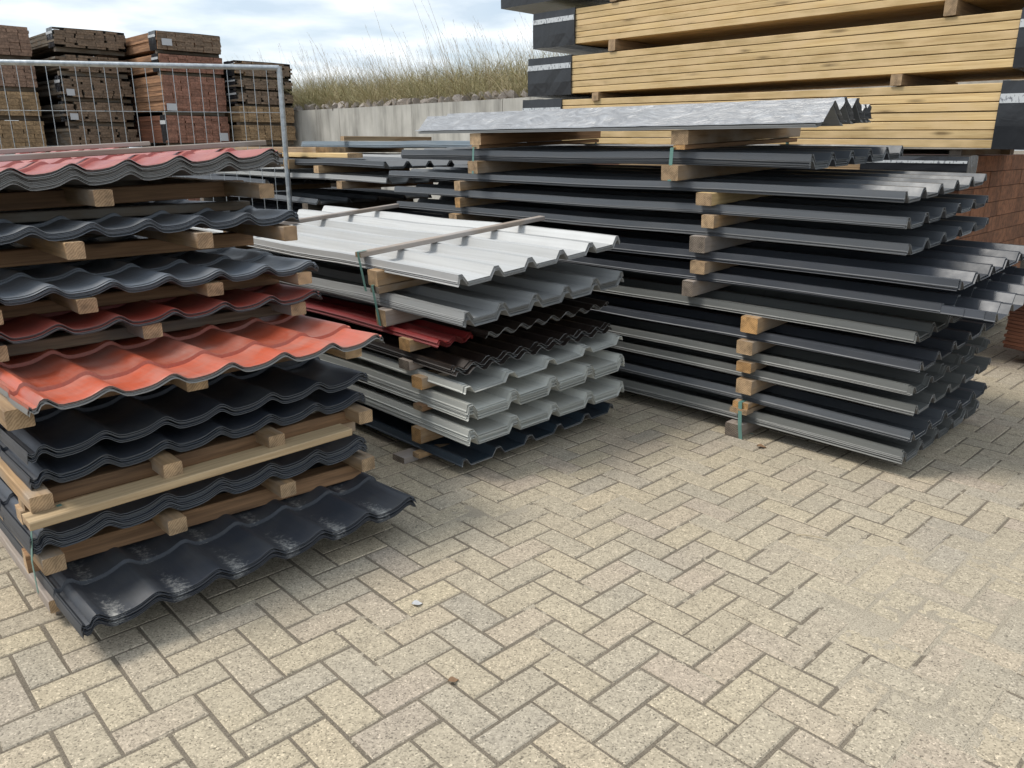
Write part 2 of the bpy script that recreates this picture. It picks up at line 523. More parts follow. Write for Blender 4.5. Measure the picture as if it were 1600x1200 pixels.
def sheet_mesh(name, prof, length, top, back, th=.0013, segs=12, wob=.0015, seed=1):
    rr = random.Random(seed)
    n = len(prof)
    nor = []
    for i in range(n):
        a = Vector(prof[max(i - 1, 0)]); b = Vector(prof[min(i + 1, n - 1)])
        d = (b - a).normalized()
        nor.append(Vector((-d.y, d.x)))
    v = []; f = []; m = []
    for j in range(segs + 1):
        y = length * j / segs
        sag = wob * sin(j * 1.7 + seed) - .010 * max(0, 1 - y / .8) ** 2 - .005 * sin(pi * min(1, max(0, (y - .8) / max(.1, length - 1.6))))
        for i, (px, pz) in enumerate(prof):
            e = rr.uniform(-.0012, .0012) if j in (0, segs) else 0
            v.append((px, y + e, pz + sag))
        for i, (px, pz) in enumerate(prof):
            q = Vector((px, pz)) - nor[i] * th
            v.append((q.x, y, q.y + sag))
    row = 2 * n
    for j in range(segs):
        for i in range(n - 1):
            a = j * row + i
            f.append((a, a + 1, a + 1 + row, a + row)); m.append(0)
            a += n
            f.append((a, a + row, a + 1 + row, a + 1)); m.append(1)
        a = j * row
        f.append((a, a + row, a + row + n, a + n)); m.append(0)
        a = j * row + n - 1
        f.append((a, a + n, a + row + n, a + row)); m.append(0)
    for i in range(n - 1):
        f.append((i, i + n, i + n + 1, i + 1)); m.append(2)
        a = segs * row + i
        f.append((a, a + 1, a + n + 1, a + n)); m.append(2)
    return mesh(name, v, f, [top, back, S_CUT if top in (S_ANTH, S_ANTHB, S_GREEN, S_NAVY, S_BROWN) else top], m, smooth=True, angle=28)

def tile_f(t):
    pts = [(0, 0), (.12, .015), (.28, .13), (.42, .38), (.53, .72), (.61, .95), (.67, 1), (.73, .90), (.80, .55), (.87, .18), (.93, .03), (1, 0)]
    for (a, fa), (b, fb) in zip(pts, pts[1:]):
        if t <= b:
            s = (t - a) / (b - a)
            return fa + (fb - fa) * s
    return 0

def tile_profile(H=.027, pitch=.183):
    p = [(0, -.002), (.004, .012), (.012, .004), (.022, .006), (.032, .022), (.042, H), (.052, H * .9), (.064, H * .5), (.076, H * .14), (.088, .001)]
    for k in range(6):
        for t in (.18, .30, .40, .48, .55, .62, .67, .72, .78, .84, .90, 1.0):
            x = .088 + (k + t) * pitch - .0
            if k == 5 and t > .72:
                continue
            p.append((x, H * tile_f(t)))
    xe = p[-1][0]
    p += [(xe + .010, H * .55), (xe + .016, H * .62), (xe + .024, H * .1)]
    return p

def tile_sheet_mesh(name, length, top, back, module=.35, step=.013, th=.0016, first=.35, dust=False):
    prof = tile_profile()
    n = len(prof)
    rows = []         # (y, lift)
    y = 0.0
    rows.append((0.0, step - .002))
    rows.append((0.004, step))
    nxt = first
    while nxt < length - .05:
        rows.append((nxt * .5 + (nxt - module) * .5 if nxt > module else nxt * .5, step * .5))
        rows.append((nxt - .004, .0005))
        rows.append((nxt, step - .001))
        rows.append((nxt + .006, step))
        nxt += module
    rows.append((length, .004))
    rows.sort()
    v = []; f = []; m = []; du = []
    for (yy, lift) in rows:
        for (px, pz) in prof:
            v.append((px, yy, pz + lift))
            ph = ((px - .088) / .183) % 1.0
            q = ((yy - first) % module) / module
            du.append(max(0, 1 - abs(((ph + .5) % 1) - .55) * 3.4) * (1 - abs(q - .25) * 1.1) if 0 < px < 1.1 else 0)
        for (px, pz) in prof:
            v.append((px, yy, pz + lift - th)); du.append(0)
    row = 2 * n
    for j in range(len(rows) - 1):
        for i in range(n - 1):
            a = j * row + i
            f.append((a, a + 1, a + 1 + row, a + row)); m.append(0)
            a += n
            f.append((a, a + row, a + 1 + row, a + 1)); m.append(1)
        a = j * row
        f.append((a, a + row, a + row + n, a + n)); m.append(0)
        a = j * row + n - 1
        f.append((a, a + n, a + row + n, a + row)); m.append(0)
    for i in range(n - 1):
        f.append((i, i + n, i + n + 1, i + 1)); m.append(2)
    me = mesh(name, v, f, [top, back, back], m, smooth=True, angle=35)
    at = me.attributes.new('dust', 'FLOAT', 'POINT')
    at.data.foreach_set('value', du)
    return me

def pack(fr, w_, l_, z_, meshes, dz, label, group, cat='sheet pack', tilt=0.0, jit=.004, offs=None, name='roofing_sheet_pack', pitch_l=0.0):
    root = empty(name, fr.p(w_, l_, z_), (pitch_l, -tilt, fr.a))
    tag(root, label, cat, group)
    for i, me in enumerate(meshes):
        dl = offs[i] if offs else 0
        link('sheet', me, root, (uni(-.003, .003) - .0002 * i, dl + uni(-jit, jit), i * dz), (uni(-.0006, .0006), uni(-.0008, .0008), uni(-.0007, .0007)))
    return root

def strap(fr, l_, pts, label, wd=.016, th=.0012, lean=0.0, closed=True):
    """a flat band following pts (w, z) around a pack, at l"""
    mb = MB()
    P = pts + ([pts[0]] if closed else [])
    zmin = min(p[1] for p in pts)
    for (a, b) in zip(P, P[1:]):
        d = Vector((b[0] - a[0], b[1] - a[1]))
        nr = Vector((-d.y, d.x)).normalized() * th
        la = l_ + lean * (a[1] - zmin); lb = l_ + lean * (b[1] - zmin)
        q = []
        for (pp, ll) in ((a, la), (b, lb)):
            for s_ in (-wd / 2, wd / 2):
                for t_ in (0, 1):
                    q.append(fr.p(pp[0] + nr.x * t_, ll + s_, pp[1] + nr.y * t_))
        mb.add(q, [(0, 1, 3, 2), (4, 6, 7, 5), (0, 4, 5, 1), (2, 3, 7, 6), (0, 2, 6, 4), (1, 5, 7, 3)])
    o = link('packing_strap', mb.mesh('packing_strap', [M_STRAP]))
    return tag(o, label, 'strap', 'packing straps')

ORD = ['', 'lowest', 'second', 'third', 'fourth', 'fifth', 'sixth', 'seventh', 'eighth', 'ninth', 'tenth', 'eleventh', 'twelfth', 'thirteenth']

# ------------------------------------------------------------------ ground and pavers
gr = link('ground', mesh('ground', [(-150, -60, -.0032), (150, -60, -.0032), (150, 240, -.0032), (-150, 240, -.0032)], [(0, 1, 2, 3)], [M_JOINT]))
tag(gr, kind='structure')

GO = Vector((-.2413, 2.0641)); GT = .7555; GM = .1065
gu = Vector((cos(GT), sin(GT))); gv = Vector((sin(GT), -cos(GT)))
def paver_geo(rr, ln, wd):
    """chamfered paver centred on the origin, long axis X, top at 0, with worn corners"""
    hx, hy = ln / 2, wd / 2; c = .0042
    def j(s=.0012):
        return rr.uniform(-s, s)
    tops = []
    for sx, sy in ((-1, -1), (1, -1), (1, 1), (-1, 1)):
        tops.append((sx * (hx - c) + j(), sy * (hy - c) + j(), 0))
    mids = []
    for sx, sy in ((-1, -1), (1, -1), (1, 1), (-1, 1)):
        mids.append((sx * hx + j(), sy * hy + j(), -.0045))
    lows = [(x, y, -.03) for x, y, z in mids]
    v = tops + mids + lows
    f = [(0, 1, 2, 3)]
    for i in range(4):
        k = (i + 1) % 4
        f.append((4 + i, 4 + k, k, i)); f.append((8 + i, 8 + k, 4 + k, 4 + i))
    return v, f
_pr = random.Random(3)
pav_meshes = []
for i in range(8):
    v, f = paver_geo(_pr, .2068, .1004)
    pav_meshes.append(mesh('paver', v, f, [M_PAVER]))
cam_mat = cam.rotation_euler.to_matrix()
def project(p):
    q = cam_mat.transposed() @ (Vector(p) - cam.location)
    if q.z > -.05:
        return None
    return 800 + 1231 * q.x / -q.z, 600 - 1231 * q.y / -q.z, -q.z
cells = []
for i in range(-160, 160):
    for j in range(-80, 80):
        a = i + 4 * j; b_ = -i
        for (ca, cb, rot) in ((a + .5, b_ + 1.0, 1), (a + 1.0, b_ + 2.5, 0)):
            P = GO + gu * (ca * GM) + gv * (cb * GM)
            if not (-8.5 < P.x < 9.5 and .1 < P.y < 11.5):
                continue
            if abs(P.x) > P.y * 1.1 + 2.4:
                continue
            cells.append((P, rot))
FA = Frame((-1.35, 2.07), 44); FB = Frame((-.217, 3.22), 44.5); FC = Frame((1.711, 3.2155), 44.5)
def hidden(P):
    for fr, a, b in ((FA, (0.0, 1.15), (0.05, 2.6)), (FB, (.02, 1.1), (.1, 3)), (FC, (.02, 1.1), (.1, 3.6))):
        d = Vector((P.x, P.y, 0)) - fr.o
        x, y = d.dot(fr.W), d.dot(fr.L)
        if a[0] < x < a[1] and b[0] < y < b[1]:
            return True
    return False
rank = []
for k, (P, rot) in enumerate(cells):
    q = project((P.x, P.y, 0))
    if not q:
        continue
    x, y, d = q
    if -40 < x < 1640 and y < 1240 and not hidden(P):
        if x < 640 and y < 980 and (y - 800) < (655 - x) * .42 and y < 993 and x > 40 * (1):   # behind the left pile
            if (x > 90 + (993 - y) * .0) and y < 940:
                continue
        rank.append((-y, k))
rank.sort()
top = set(k for _, k in rank[:300])
pv, pf = [], []
_pr = random.Random(11)
for k, (P, rot) in enumerate(cells):
    ang = (math.atan2(gu.y, gu.x) if rot == 0 else math.atan2(gv.y, gv.x)) + _pr.uniform(-.006, .006)
    z = _pr.uniform(-.0018, .0012)
    tx, ty = _pr.uniform(-.006, .006), _pr.uniform(-.006, .006)
    off = Vector((_pr.uniform(-.0012, .0012), _pr.uniform(-.0012, .0012)))
    if k in top:
        o = link('paver', pav_meshes[_pr.randrange(8)], gr, (P.x + off.x, P.y + off.y, z), (tx, ty, ang))
    else:
        v, f = paver_geo(_pr, .2068, .1004)
        mtx = Matrix.Translation((P.x + off.x, P.y + off.y, z)) @ Euler((tx, ty, ang)).to_matrix().to_4x4()
        kk = len(pv)
        pv += [tuple(mtx @ Vector(q)) for q in v]
        pf += [tuple(i + kk for i in q) for q in f]
o = link('paving', mesh('paving', pv, pf, [M_PAVER]), gr)
tag(o, kind='stuff')

# loose sand lying over the pavers
def sand_mask(x, y):
    m = 0
    for (cx, cy, rx, ry, s) in ((1.42, 2.15, .55, .42, 1.0), (1.2, 2.55, .30, .16, .8), (1.75, 2.5, .4, .25, .9), (1.1, 1.75, .30, .28, .75),
                                (-.10, 2.87, .30, .11, .85), (.30, 3.0, .30, .10, .65), (1.0, 3.4, .6, .12, .35), (2.3, 3.0, .5, .3, .6), (1.75, 1.95, .5, .4, 1)):
        m = max(m, s * .9 * (1.12 - math.hypot((x - cx) / rx, (y - cy) / ry)))
    nz = noise.noise((x * 6, y * 6, 0)) * .35 + noise.noise((x * 17, y * 17, 3)) * .25 + noise.noise((x * 45, y * 45, 7)) * .22 + noise.noise((x * 110, y * 110, 9)) * .12
    return m + nz
sv, sf, idx = [], [], {}
st = .014
for i in range(int(4.2 / st)):
    for j in range(int(2.6 / st)):
        x = -.9 + i * st; y = 1.2 + j * st
        m = sand_mask(x, y)
        if m > -.02:
            idx[(i, j)] = len(sv)
            sv.append((x, y, -.0045 + min(.0046, max(0, m + .02) * .0058) + noise.noise((x * 40, y * 40, 1)) * .0010))
for (i, j), a in idx.items():
    b_, c_, d_ = idx.get((i + 1, j)), idx.get((i + 1, j + 1)), idx.get((i, j + 1))
    if b_ is not None and c_ is not None and d_ is not None:
        sf.append((a, b_, c_, d_))
o = link('loose_sand', mesh('loose_sand', sv, sf, [M_SAND], smooth=True))
tag(o, 'thin loose sand swept over the pavers and filling their joints', 'sand', kind='stuff')

# ------------------------------------------------------------------ left pile: tile-profile sheets
TL = 'left tile-sheet pile'
GA = 'tile-profile sheet packs of the left pile'
tile_cache = {}
def tiles(top, back, n, length=2.25, first=.35, toponly=None):
    k = (top.name, back.name, length, first)
    if k not in tile_cache:
        tile_cache[k] = tile_sheet_mesh('tile_sheet', length, top, back, first=first)
    ms = [tile_cache[k]] * n
    if toponly:
        k2 = (toponly.name, back.name, length, first)
        if k2 not in tile_cache:
            tile_cache[k2] = tile_sheet_mesh('tile_sheet', length, toponly, back, first=first)
        ms = ms[:-1] + [tile_cache[k2]]
    return ms
layersA = [  # l, z, n, dz, top, back, tilt, label
    (-.235, .082, 7, .0050, T_DUSTY, T_BLACK, .006, 'dusty black tile-profile sheets, lowest pack, jutting out over the paving', .26),
    (.02, .245, 11, .0050, T_BLACK, T_SLATE, .0, 'thick black tile-profile pack, second from the ground in the left pile', .35),
    (.065, .428, 7, .0050, T_BLACK, T_SLATE, .0, 'black tile-profile pack resting above the long pale plank', .35),
    (.04, .520, 5, .0060, T_BLACK, T_SLATE, .0, 'scuffed black tile-profile pack directly beneath the bright orange sheets', .35),
    (-.075, .695, 4, .0045, T_ORANGE, S_BACK, .002, 'bright orange tile-profile sheets in the middle of the left pile', .21),
    (.34, .806, 5, .0050, T_RED, S_BACKD, -.005, 'red tile-profile sheets just above the bright orange ones', .35),
    (.35, .926, 6, .0045, T_SLATE, T_SLATE, -.012, 'dark slate tile-profile pack on the block above the red sheets', .35),
    (.47, 1.098, 6, .0045, T_SLATE, T_SLATE, .0, 'dark slate tile-profile pack, second from the top of the left pile', .35),
    (.58, 1.236, 11, .0050, T_PINKRED, S_BACK, .062, 'faded red tile-profile sheets on top of the left pile', .35)]
for (l_, z_, n, dz, tm, bm, tilt, lab, first) in layersA:
    if tm is T_PINKRED:
        ms = tiles(S_BACK, S_BACK, n - 2, first=first) + tiles(tm, bm, 2, first=first)
    elif tm is T_ORANGE:
        ms = tiles(S_BACK, S_BACK, n - 2, first=first) + tiles(tm, bm, 2, first=first)
    elif tm is T_RED:
        ms = tiles(S_BACKD, S_BACKD, n - 3, first=first) + tiles(tm, bm, 3, first=first)
    else:
        ms = tiles(tm, bm, n, first=first)
    pack(FA, -.045 if n == 11 and tm is T_BLACK else -.01, l_, z_, ms, dz, lab, GA, tilt=tilt, name='tile_sheet_pack', jit=.006)

GBl = 'timber blocks and beams in the left pile'
def ablock(i, ws, l_, z_, ht=.05, wd=.06, side=W_SAWN, end=M_END, ln=1.9):
    names = {2: ['left', 'right'], 3: ['left', 'middle', 'right'], 4: ['left', 'second', 'third', 'right'], 1: ['only']}[len(ws)]
    for nm, w_ in zip(names, ws):
        bearer(FA, 'L', w_, l_ + uni(-.01, .01), z_, ln, wd, ht, side, end,
               '%s lengthwise block with its sawn end showing under the %s pack of the left pile' % (nm, ORD[i]), GBl)
def abeam(i, l_, z_, ht=.05, w0=-.04, ln=1.16, side=W_BROWN, extra='', wd=.07, tilt=0.0, yaw=0.0):
    bearer(FA, 'W', w0, l_, z_, ln, wd, ht, side, M_END,
           ('long crosswise beam under the %s pack of the left pile ' % ORD[i] + extra).strip(), GBl, 'timber_beam', tilt, yaw=yaw)
# ground
ablock(1, [.01, .5, 1.08], .035, .045, .042, .07, W_GREYISH, M_END)
bearer(FA, 'W', -.0, .14, 0, 1.10, .07, .045, W_GREYISH, M_END, 'grey crosswise timber lying on the paving under the left pile', GBl, 'timber_beam')
bearer(FA, 'W', -.055, 1.3, 0, 1.14, .07, .045, W_GREYISH, M_END, 'rear crosswise timber lying on the paving under the left pile', GBl, 'timber_beam')
# under 2nd
abeam(2, .19, .142, .060, yaw=-4)
bearer(FA, 'W', -.04, 1.5, .138, 1.16, .07, .062, W_BROWN, M_END, 'rear crosswise beam under the second pack of the left pile', GBl, 'timber_beam')
ablock(2, [-.0, .36, .76, 1.10], .0, .197, .052)
# under 3rd : pale plank, beam, blocks
abeam(3, .14, .325, .045, side=W_SAWN, extra='behind the pale plank')
bearer(FA, 'W', -.05, -.005, .365, 1.06, .085, .026, W_PLANK, M_END, 'long pale plank across the front of the left pile', GBl, 'plank', .012)
abeam(3, .13, .372, .05, extra='above the pale plank', w0=-.03)
ablock(3, [.0, .37, .73, 1.10], .0, .393, .048)
ablock(4, [.1, 1.0], .35, .482, .05, side=W_BROWN)
# under 5th (orange)
abeam(5, .40, .585, .055, side=W_BROWN)
ablock(5, [-.01, .50, 1.09], .04, .643, .058, .07, W_SAWN, M_END)
# under 6th (red)
abeam(6, .55, .742, .04, side=W_BARK)
ablock(6, [.02, .49, 1.05], .35, .765, .05, .065, W_GREYISH, M_END)
# under 7th
abeam(7, .66, .848, .045)
ablock(7, [.02, .29, .72, 1.08], .33, .886, .046, .06, W_SAWN, M_END)
# under 8th
abeam(8, .86, .992, .057)
ablock(8, [.02, .31, .74, 1.08], .43, 1.047, .055, .058, W_SAWN, M_END)
# under 9th
abeam(9, .86, 1.143, .035, side=W_BARK, extra='lower of two')
abeam(9, .90, 1.178, .062, side=W_BROWN, extra='upper of two', tilt=.02)
ablock(9, [.04, .45, 1.06], .54, 1.205, .055, .062, W_SAWN, M_END)
for i, z_, ht in ((3, .325, .10), (5, .585, .11), (6, .742, .06), (7, .848, .08), (8, .985, .11), (9, 1.143, .11)):
    abeam(i, 1.75, z_, ht, extra='at its rear', side=W_BARK)
# battens on top
bearer(FA, 'W', -.3, 1.0, 1.318, 1.6, .05, .022, W_GREYISH, M_END_GREY, 'nearer pinkish grey batten lying across the faded red top sheets', GBl, 'batten', .055)
bearer(FA, 'W', -.3, 2.1, 1.322, 1.5, .05, .022, W_GREYISH, M_END_GREY, 'farther pinkish grey batten lying across the faded red top sheets', GBl, 'batten', .055)
strap(FA, .02, [(-.05, .14), (-.05, .245), (-.03, .385), (.05, .392)], 'green strap bent round the left edge beside the pale plank', closed=False)

# ------------------------------------------------------------------ middle pile
GBp = 'sheet packs of the middle pile'
P207 = trap_profile(5, .2075)
P207n = trap_profile(5, .2075, crest=.022, slope=.022, H=.032)
P265 = trap_profile(4, .262, H=.033, crest=.035, slope=.022)
PW = wave_profile(14, .076)
PR_ = trap_profile(10, .103, H=.022, crest=.016, slope=.034)
PRN = trap_profile(2, .09, H=.018, crest=.016, slope=.028)
PRB = trap_profile(8, .103, H=.022, crest=.016, slope=.034)
sm_cache = {}
def sheets(prof, length, top, back, n, th=.0013):
    ms = []
    for i in range(n):
        k = (id(prof), round(length, 2), top.name, back.name, i % 3)
        if k not in sm_cache:
            sm_cache[k] = sheet_mesh('sheet', prof, length, top, back, th, seed=i % 3 + 1)
        ms.append(sm_cache[k])
    return ms
def fan(n, amp):
    return [random.choice([0, 0, 0, -amp, amp * .6, -amp * .4]) for _ in range(n)]
pack(FB, 0, 0, .050, sheets(P207, 2.95, S_NAVY, S_BACKD, 3), .003, 'thin navy blue trapezoid sheets nearest the paving in the middle pile', GBp, tilt=.016)
pack(FB, -.01, -.06, .168, sheets(P265, 2.95, S_LIGHT, S_LIGHT, 14), .0034, 'thick pale grey sheet pack just above the navy sheets', GBp, tilt=.0, jit=.009)
pack(FB, -.01, -.05, .283, sheets(P265, 2.95, S_LIGHT, S_LIGHT, 14), .0034, 'thick pale grey sheet pack, second of the three pale ones from below', GBp, tilt=.025, jit=.009)
pack(FB, -.01, -.04, .398, sheets(P265, 2.95, S_LIGHT, S_LIGHT, 3), .004, 'thin pale grey sheet pack directly beneath the brown corrugated sheets', GBp, tilt=.045, offs=[0, .02, .03])
pack(FB, -.02, .02, .472, sheets(PR_, 2.95, S_BROWN, S_BROWN, 6), .0045, 'dark brown finely corrugated sheets in the middle pile', GBp, tilt=.03, jit=.02)
pack(FB, .20, .06, .59, sheets(PRB, 2.8, S_BROWN, S_BROWN, 4), .005, 'dark brown corrugated sheets hidden in shade beneath the mid grey pack', GBp, tilt=.03, jit=.02)
pack(FB, -.02, .13, .575, sheets(PRN, 2.8, S_RED, S_RED, 5), .005, 'dark red finely corrugated sheets peeping out beneath the mid grey pack', GBp, tilt=.02, jit=.02)
pack(FB, 0, -.03, .686, sheets(P207, 2.95, S_GREY, S_GREY, 12), .0032, 'mid grey trapezoid sheet pack second from the top of the middle pile', GBp, tilt=.055, jit=.006)
pack(FB, 0, .0, .852, sheets(P207, 2.68, S_WHITE, S_GREY, 7), .0032, 'white grey trapezoid sheet pack on top of the middle pile', GBp, tilt=.075, jit=.003)
GBb = 'timber bearers in the middle pile'
def bb(l_, z_, ht, wd, side, end, label, ln=1.14, tilt=.03, w0=-.045, name='timber_bearer', cat='timber'):
    bearer(FB, 'W', w0, l_, z_, ln, wd, ht, side, end, label, GBb, name, tilt, cat)
bb(.34, 0, .03, .09, W_GREYISH, M_END_GREY, 'flat grey timber on the paving under the navy sheets, front of the middle pile', tilt=0, w0=-.10)
bb(.27, .028, .024, .05, W_SAWN, M_END, 'small pinkish timber lying on the flat one under the navy sheets', tilt=0, w0=-.05)
bb(.27, .102, .07, .07, W_SAWN, M_END_ORANGE, 'bearer block between the navy sheets and the lowest pale grey pack', tilt=.0)
bb(.25, .262, .026, .07, W_BROWN, M_END, 'thin bearer between the two thick pale grey packs', tilt=.01)
bb(.25, .365, .055, .075, W_SAWN, M_END_ORANGE, 'bearer under the thin pale grey pack of the middle pile')
bb(.34, .435, .045, .08, W_GREYISH, M_END_GREY, 'grey bearer between the thin pale pack and the brown sheets')
bb(.33, .525, .055, .08, W_SAWN, M_END_ORANGE, 'orange bearer between the brown and the dark red sheets')
bb(.50, .612, .075, .075, W_GREYISH, M_END, 'weathered block under the mid grey pack of the middle pile', tilt=.045)
bb(.54, .758, .032, .07, W_SAWN, M_END_GREY, 'thin batten strapped onto the mid grey pack under the top bearer', tilt=.055)
bb(.55, .791, .070, .075, W_SAWN, M_END, 'pinkish block holding up the white grey top pack', tilt=.06)
for l_, nm in ((2.3, 'rear'),):
    for z_, ht, tl, what in ((0, .05, 0, 'navy sheets'), (.102, .07, 0, 'lowest pale grey pack'), (.615, .072, .045, 'mid grey pack'), (.765, .095, .06, 'white grey top pack')):
        bb(l_, z_, ht, .07, W_SAWN, M_END, '%s bearer under the %s of the middle pile' % (nm, what), tilt=tl)
bb(.66, .909, .024, .045, W_GREYISH, M_END, 'nearer long batten lying across the white grey top sheets', ln=1.24, tilt=.075, name='batten')
bb(2.02, .909, .024, .045, W_GREYISH, M_END, 'farther long batten lying across the white grey top sheets', ln=1.24, tilt=.075, name='batten')
strap(FB, .60, [(-.052, .760), (-.056, .905), (-.056, .937), (-.01, .941)], 'grey green strap tying the nearer batten to the white grey top pack', lean=.25, closed=False)
strap(FB, .50, [(-.052, .612), (-.054, .76), (-.054, .794), (-.01, .797)], 'grey green strap tying the mid grey pack of the middle pile', lean=.25, closed=False)

# ------------------------------------------------------------------ right pile
GC = 'dark trapezoid sheet packs of the right pile'
RP = 'of the right pile'
PC = trap_profile(5, .2075, H=.035, crest=.026, slope=.028)
CL = [  # l, z, n, tilt, mat, len, label, fan
    (0.00, .067, 10, .000, S_GREEN, 3.6, 'lowest thick green grey sheet pack of the right pile, corner near the paving', .006),
    (-.02, .176, 6, .000, S_ANTH, 3.6, 'second dark sheet pack from the ground of the right pile', .010),
    (-.02, .298, 5, .015, S_GREEN, 3.6, 'third dark sheet pack from the ground of the right pile', .006),
    (.01, .384, 4, .033, S_GREEN, 3.6, 'fourth dark sheet pack from the ground of the right pile, crumpled edge', .015),
    (-.02, .492, 4, .045, S_ANTHB, 3.6, 'fifth dark sheet pack from the ground, above the orange-ended blocks', .006),
    (.02, .612, 5, .045, S_GREEN, 3.6, 'olive grey sheet pack at mid height resting on the bright orange block', .006),
    (-.06, .746, 5, .045, S_ANTHB, 3.7, 'black sheet pack with staggered ends fanning out to the right', .004),
    (-.11, .850, 5, .045, S_ANTHB, 3.7, 'glossy black sheet pack jutting out farthest to the right', .003),
    (.10, .973, 5, .045, S_ANTH, 3.52, 'fourth anthracite sheet pack down from the strapped short one', .004),
    (.12, 1.080, 5, .045, S_ANTH, 3.52, 'third anthracite sheet pack down in the right pile', .004),
    (.14, 1.184, 5, .045, S_ANTH, 3.56, 'anthracite pack right beneath the short strapped pack', .004),
    (.56, 1.311, 10, .035, S_ANTH, 2.98, 'short strapped anthracite pack beneath the film-wrapped ridge caps', .004)]
CL[8] = CL[8][:6] + ('anthracite pack just above the glossy black jutting pack',) + CL[8][7:]
CL[9] = CL[9][:6] + ('anthracite pack two below the short strapped pack',) + CL[9][7:]
for i, (l_, z_, n, tilt, mt, ln, lab, fn) in enumerate(CL):
    offs = None
    if i == 6:
        offs = [-.20, -.16, -.09, 0, 0]
    if i == 7:
        offs = [0, .0, -.01, .0, .0]
    back = S_BACKD
    pack(FC, 0, l_, z_, sheets(PC, ln, mt, back, n), .0034, lab, GC, tilt=tilt, offs=offs, jit=fn)
GCb = 'timber bearers in the right pile'
def cb(l_, z_, ht, wd, side, end, label, tilt=.04, ln=1.16, w0=-.045, name='timber_bearer'):
    bearer(FC, 'W', w0, l_, z_, ln, wd, ht, side, end, label, GCb, name, tilt)
cb(.79, 0, .066, .085, W_GREYISH, M_END_GREY, 'grey block on the paving under the right pile, bound by a green strap', 0, w0=-.065)
cb(.77, .124, .026, .095, W_SAWN, M_END, 'thin reddish plank under the green strap on the lowest pack', 0, w0=-.06)
cb(.77, .151, .030, .085, W_SAWN, M_END_ORANGE, 'pale plank lying on the thin reddish one, right pile', 0)
cb(.76, .226, .072, .085, W_SAWN, M_END, 'pale block under the third pack of the right pile', .008)
cb(.77, .336, .050, .08, W_SAWN, M_END_ORANGE, 'orange-ended block under the fourth pack of the right pile', .025)
cb(.775, .426, .066, .085, W_SAWN, M_END, 'pinkish brown block under the fifth pack of the right pile', .04)
cb(.76, .535, .078, .09, W_SAWN, M_END_ORANGE, 'bright orange block standing out left of the right pile middle')
cb(1.12, .668, .078, .065, W_GREYISH, M_END_GREY, 'dark grey-ended block under the staggered black pack')
cb(1.07, .788, .062, .085, W_SAWN, M_END, 'pale block between the staggered and the glossy black packs')
cb(1.08, .894, .079, .09, W_GREYISH, M_END_GREY, 'squarish grey-ended block on the glossy black pack')
cb(1.03, 1.018, .062, .07, W_SAWN, M_END, 'upright pale block second below the strapped pack group')
cb(1.06, 1.124, .060, .09, W_PALE, M_END, 'pale yellow block two below the short strapped pack')
cb(1.25, 1.237, .074, .10, W_SAWN, M_END, 'nearer split block under the short strapped pack', w0=-.07)
cb(1.22, 1.386, .022, .07, W_BROWN, M_END_ORANGE, 'nearer thin brown strip under the ridge cap bearer', .035)
cb(1.22, 1.409, .068, .10, W_SAWN, M_END, 'nearer thick bearer under the film-wrapped ridge caps', .04)
# rear row
cb(2.90, 1.018, .062, .05, W_SAWN, M_END_ORANGE, 'rear orange block, lower of two left of the strapped pack')
cb(2.90, 1.124, .060, .06, W_SAWN, M_END, 'rear pale block, upper of two left of the strapped pack')
cb(2.72, 1.237, .074, .09, W_SAWN, M_END, 'rear split block under the short strapped pack', w0=-.07)
cb(2.72, 1.386, .022, .07, W_BROWN, M_END, 'rear thin brown strip under the ridge cap bearer', .035)
cb(2.72, 1.409, .068, .10, W_BROWN, M_END, 'rear thick bearer under the film-wrapped ridge caps', .04)
for z_, ht, tl, what in ((0, .066, 0, 'lowest'), (.145, .03, 0, 'second'), (.226, .072, .01, 'third'), (.336, .05, .025, 'fourth'), (.426, .066, .04, 'fifth'),
                         (.535, .078, .045, 'sixth'), (.668, .078, .045, 'seventh'), (.788, .062, .045, 'eighth'), (.894, .079, .045, 'ninth')):
    cb(2.95, z_, ht, .08, W_SAWN, M_END, 'rear bearer under the %s pack of the right pile' % what, tl)
strap(FC, .74, [(-.068, -.002), (-.068, .068), (-.052, .182), (1.12, .182), (1.12, .0)], 'green strap round the lowest grey block of the right pile', lean=.15, wd=.02)
strap(FC, 1.25, [(-.07, 1.236), (-.062, 1.394), (1.12, 1.45), (1.13, 1.28)], 'nearer teal strap round the short anthracite pack', wd=.02)
strap(FC, 2.72, [(-.07, 1.236), (-.062, 1.394), (1.12, 1.45), (1.13, 1.28)], 'rear teal strap round the short anthracite pack', wd=.016)

# ridge caps wrapped in film on top of the right pile
M_WRAP, _nt, _b = new_mat('clear_wrinkled_film', (.50, .51, .53), .3, 0, .6)
_tc = _nt.nodes.new('ShaderNodeTexCoord')
_n = node(_nt, 'ShaderNodeTexNoise', Scale=1.0, Detail=6.0, Roughness=.6, Distortion=2.5)
_nt.links.new(mapping(_nt, _tc.outputs['Object'], (16, 5, 16)).outputs[0], _n.inputs['Vector'])
_nt.links.new(rampn(_nt, _n.outputs['Fac'], [(.3, (.17, .175, .185)), (.5, (.235, .24, .25)), (.68, (.32, .33, .345))]), _b.inputs['Base Color'])
bump(_nt, _b, _n.outputs['Fac'], .6, .015)
rc = empty('ridge_cap_bundle', FC.p(-.06, .52, 1.482), (0, -.04, FC.a))
tag(rc, 'silvery film-wrapped grey ridge caps on top of the right pile', 'ridge caps', 'ridge cap bundle')
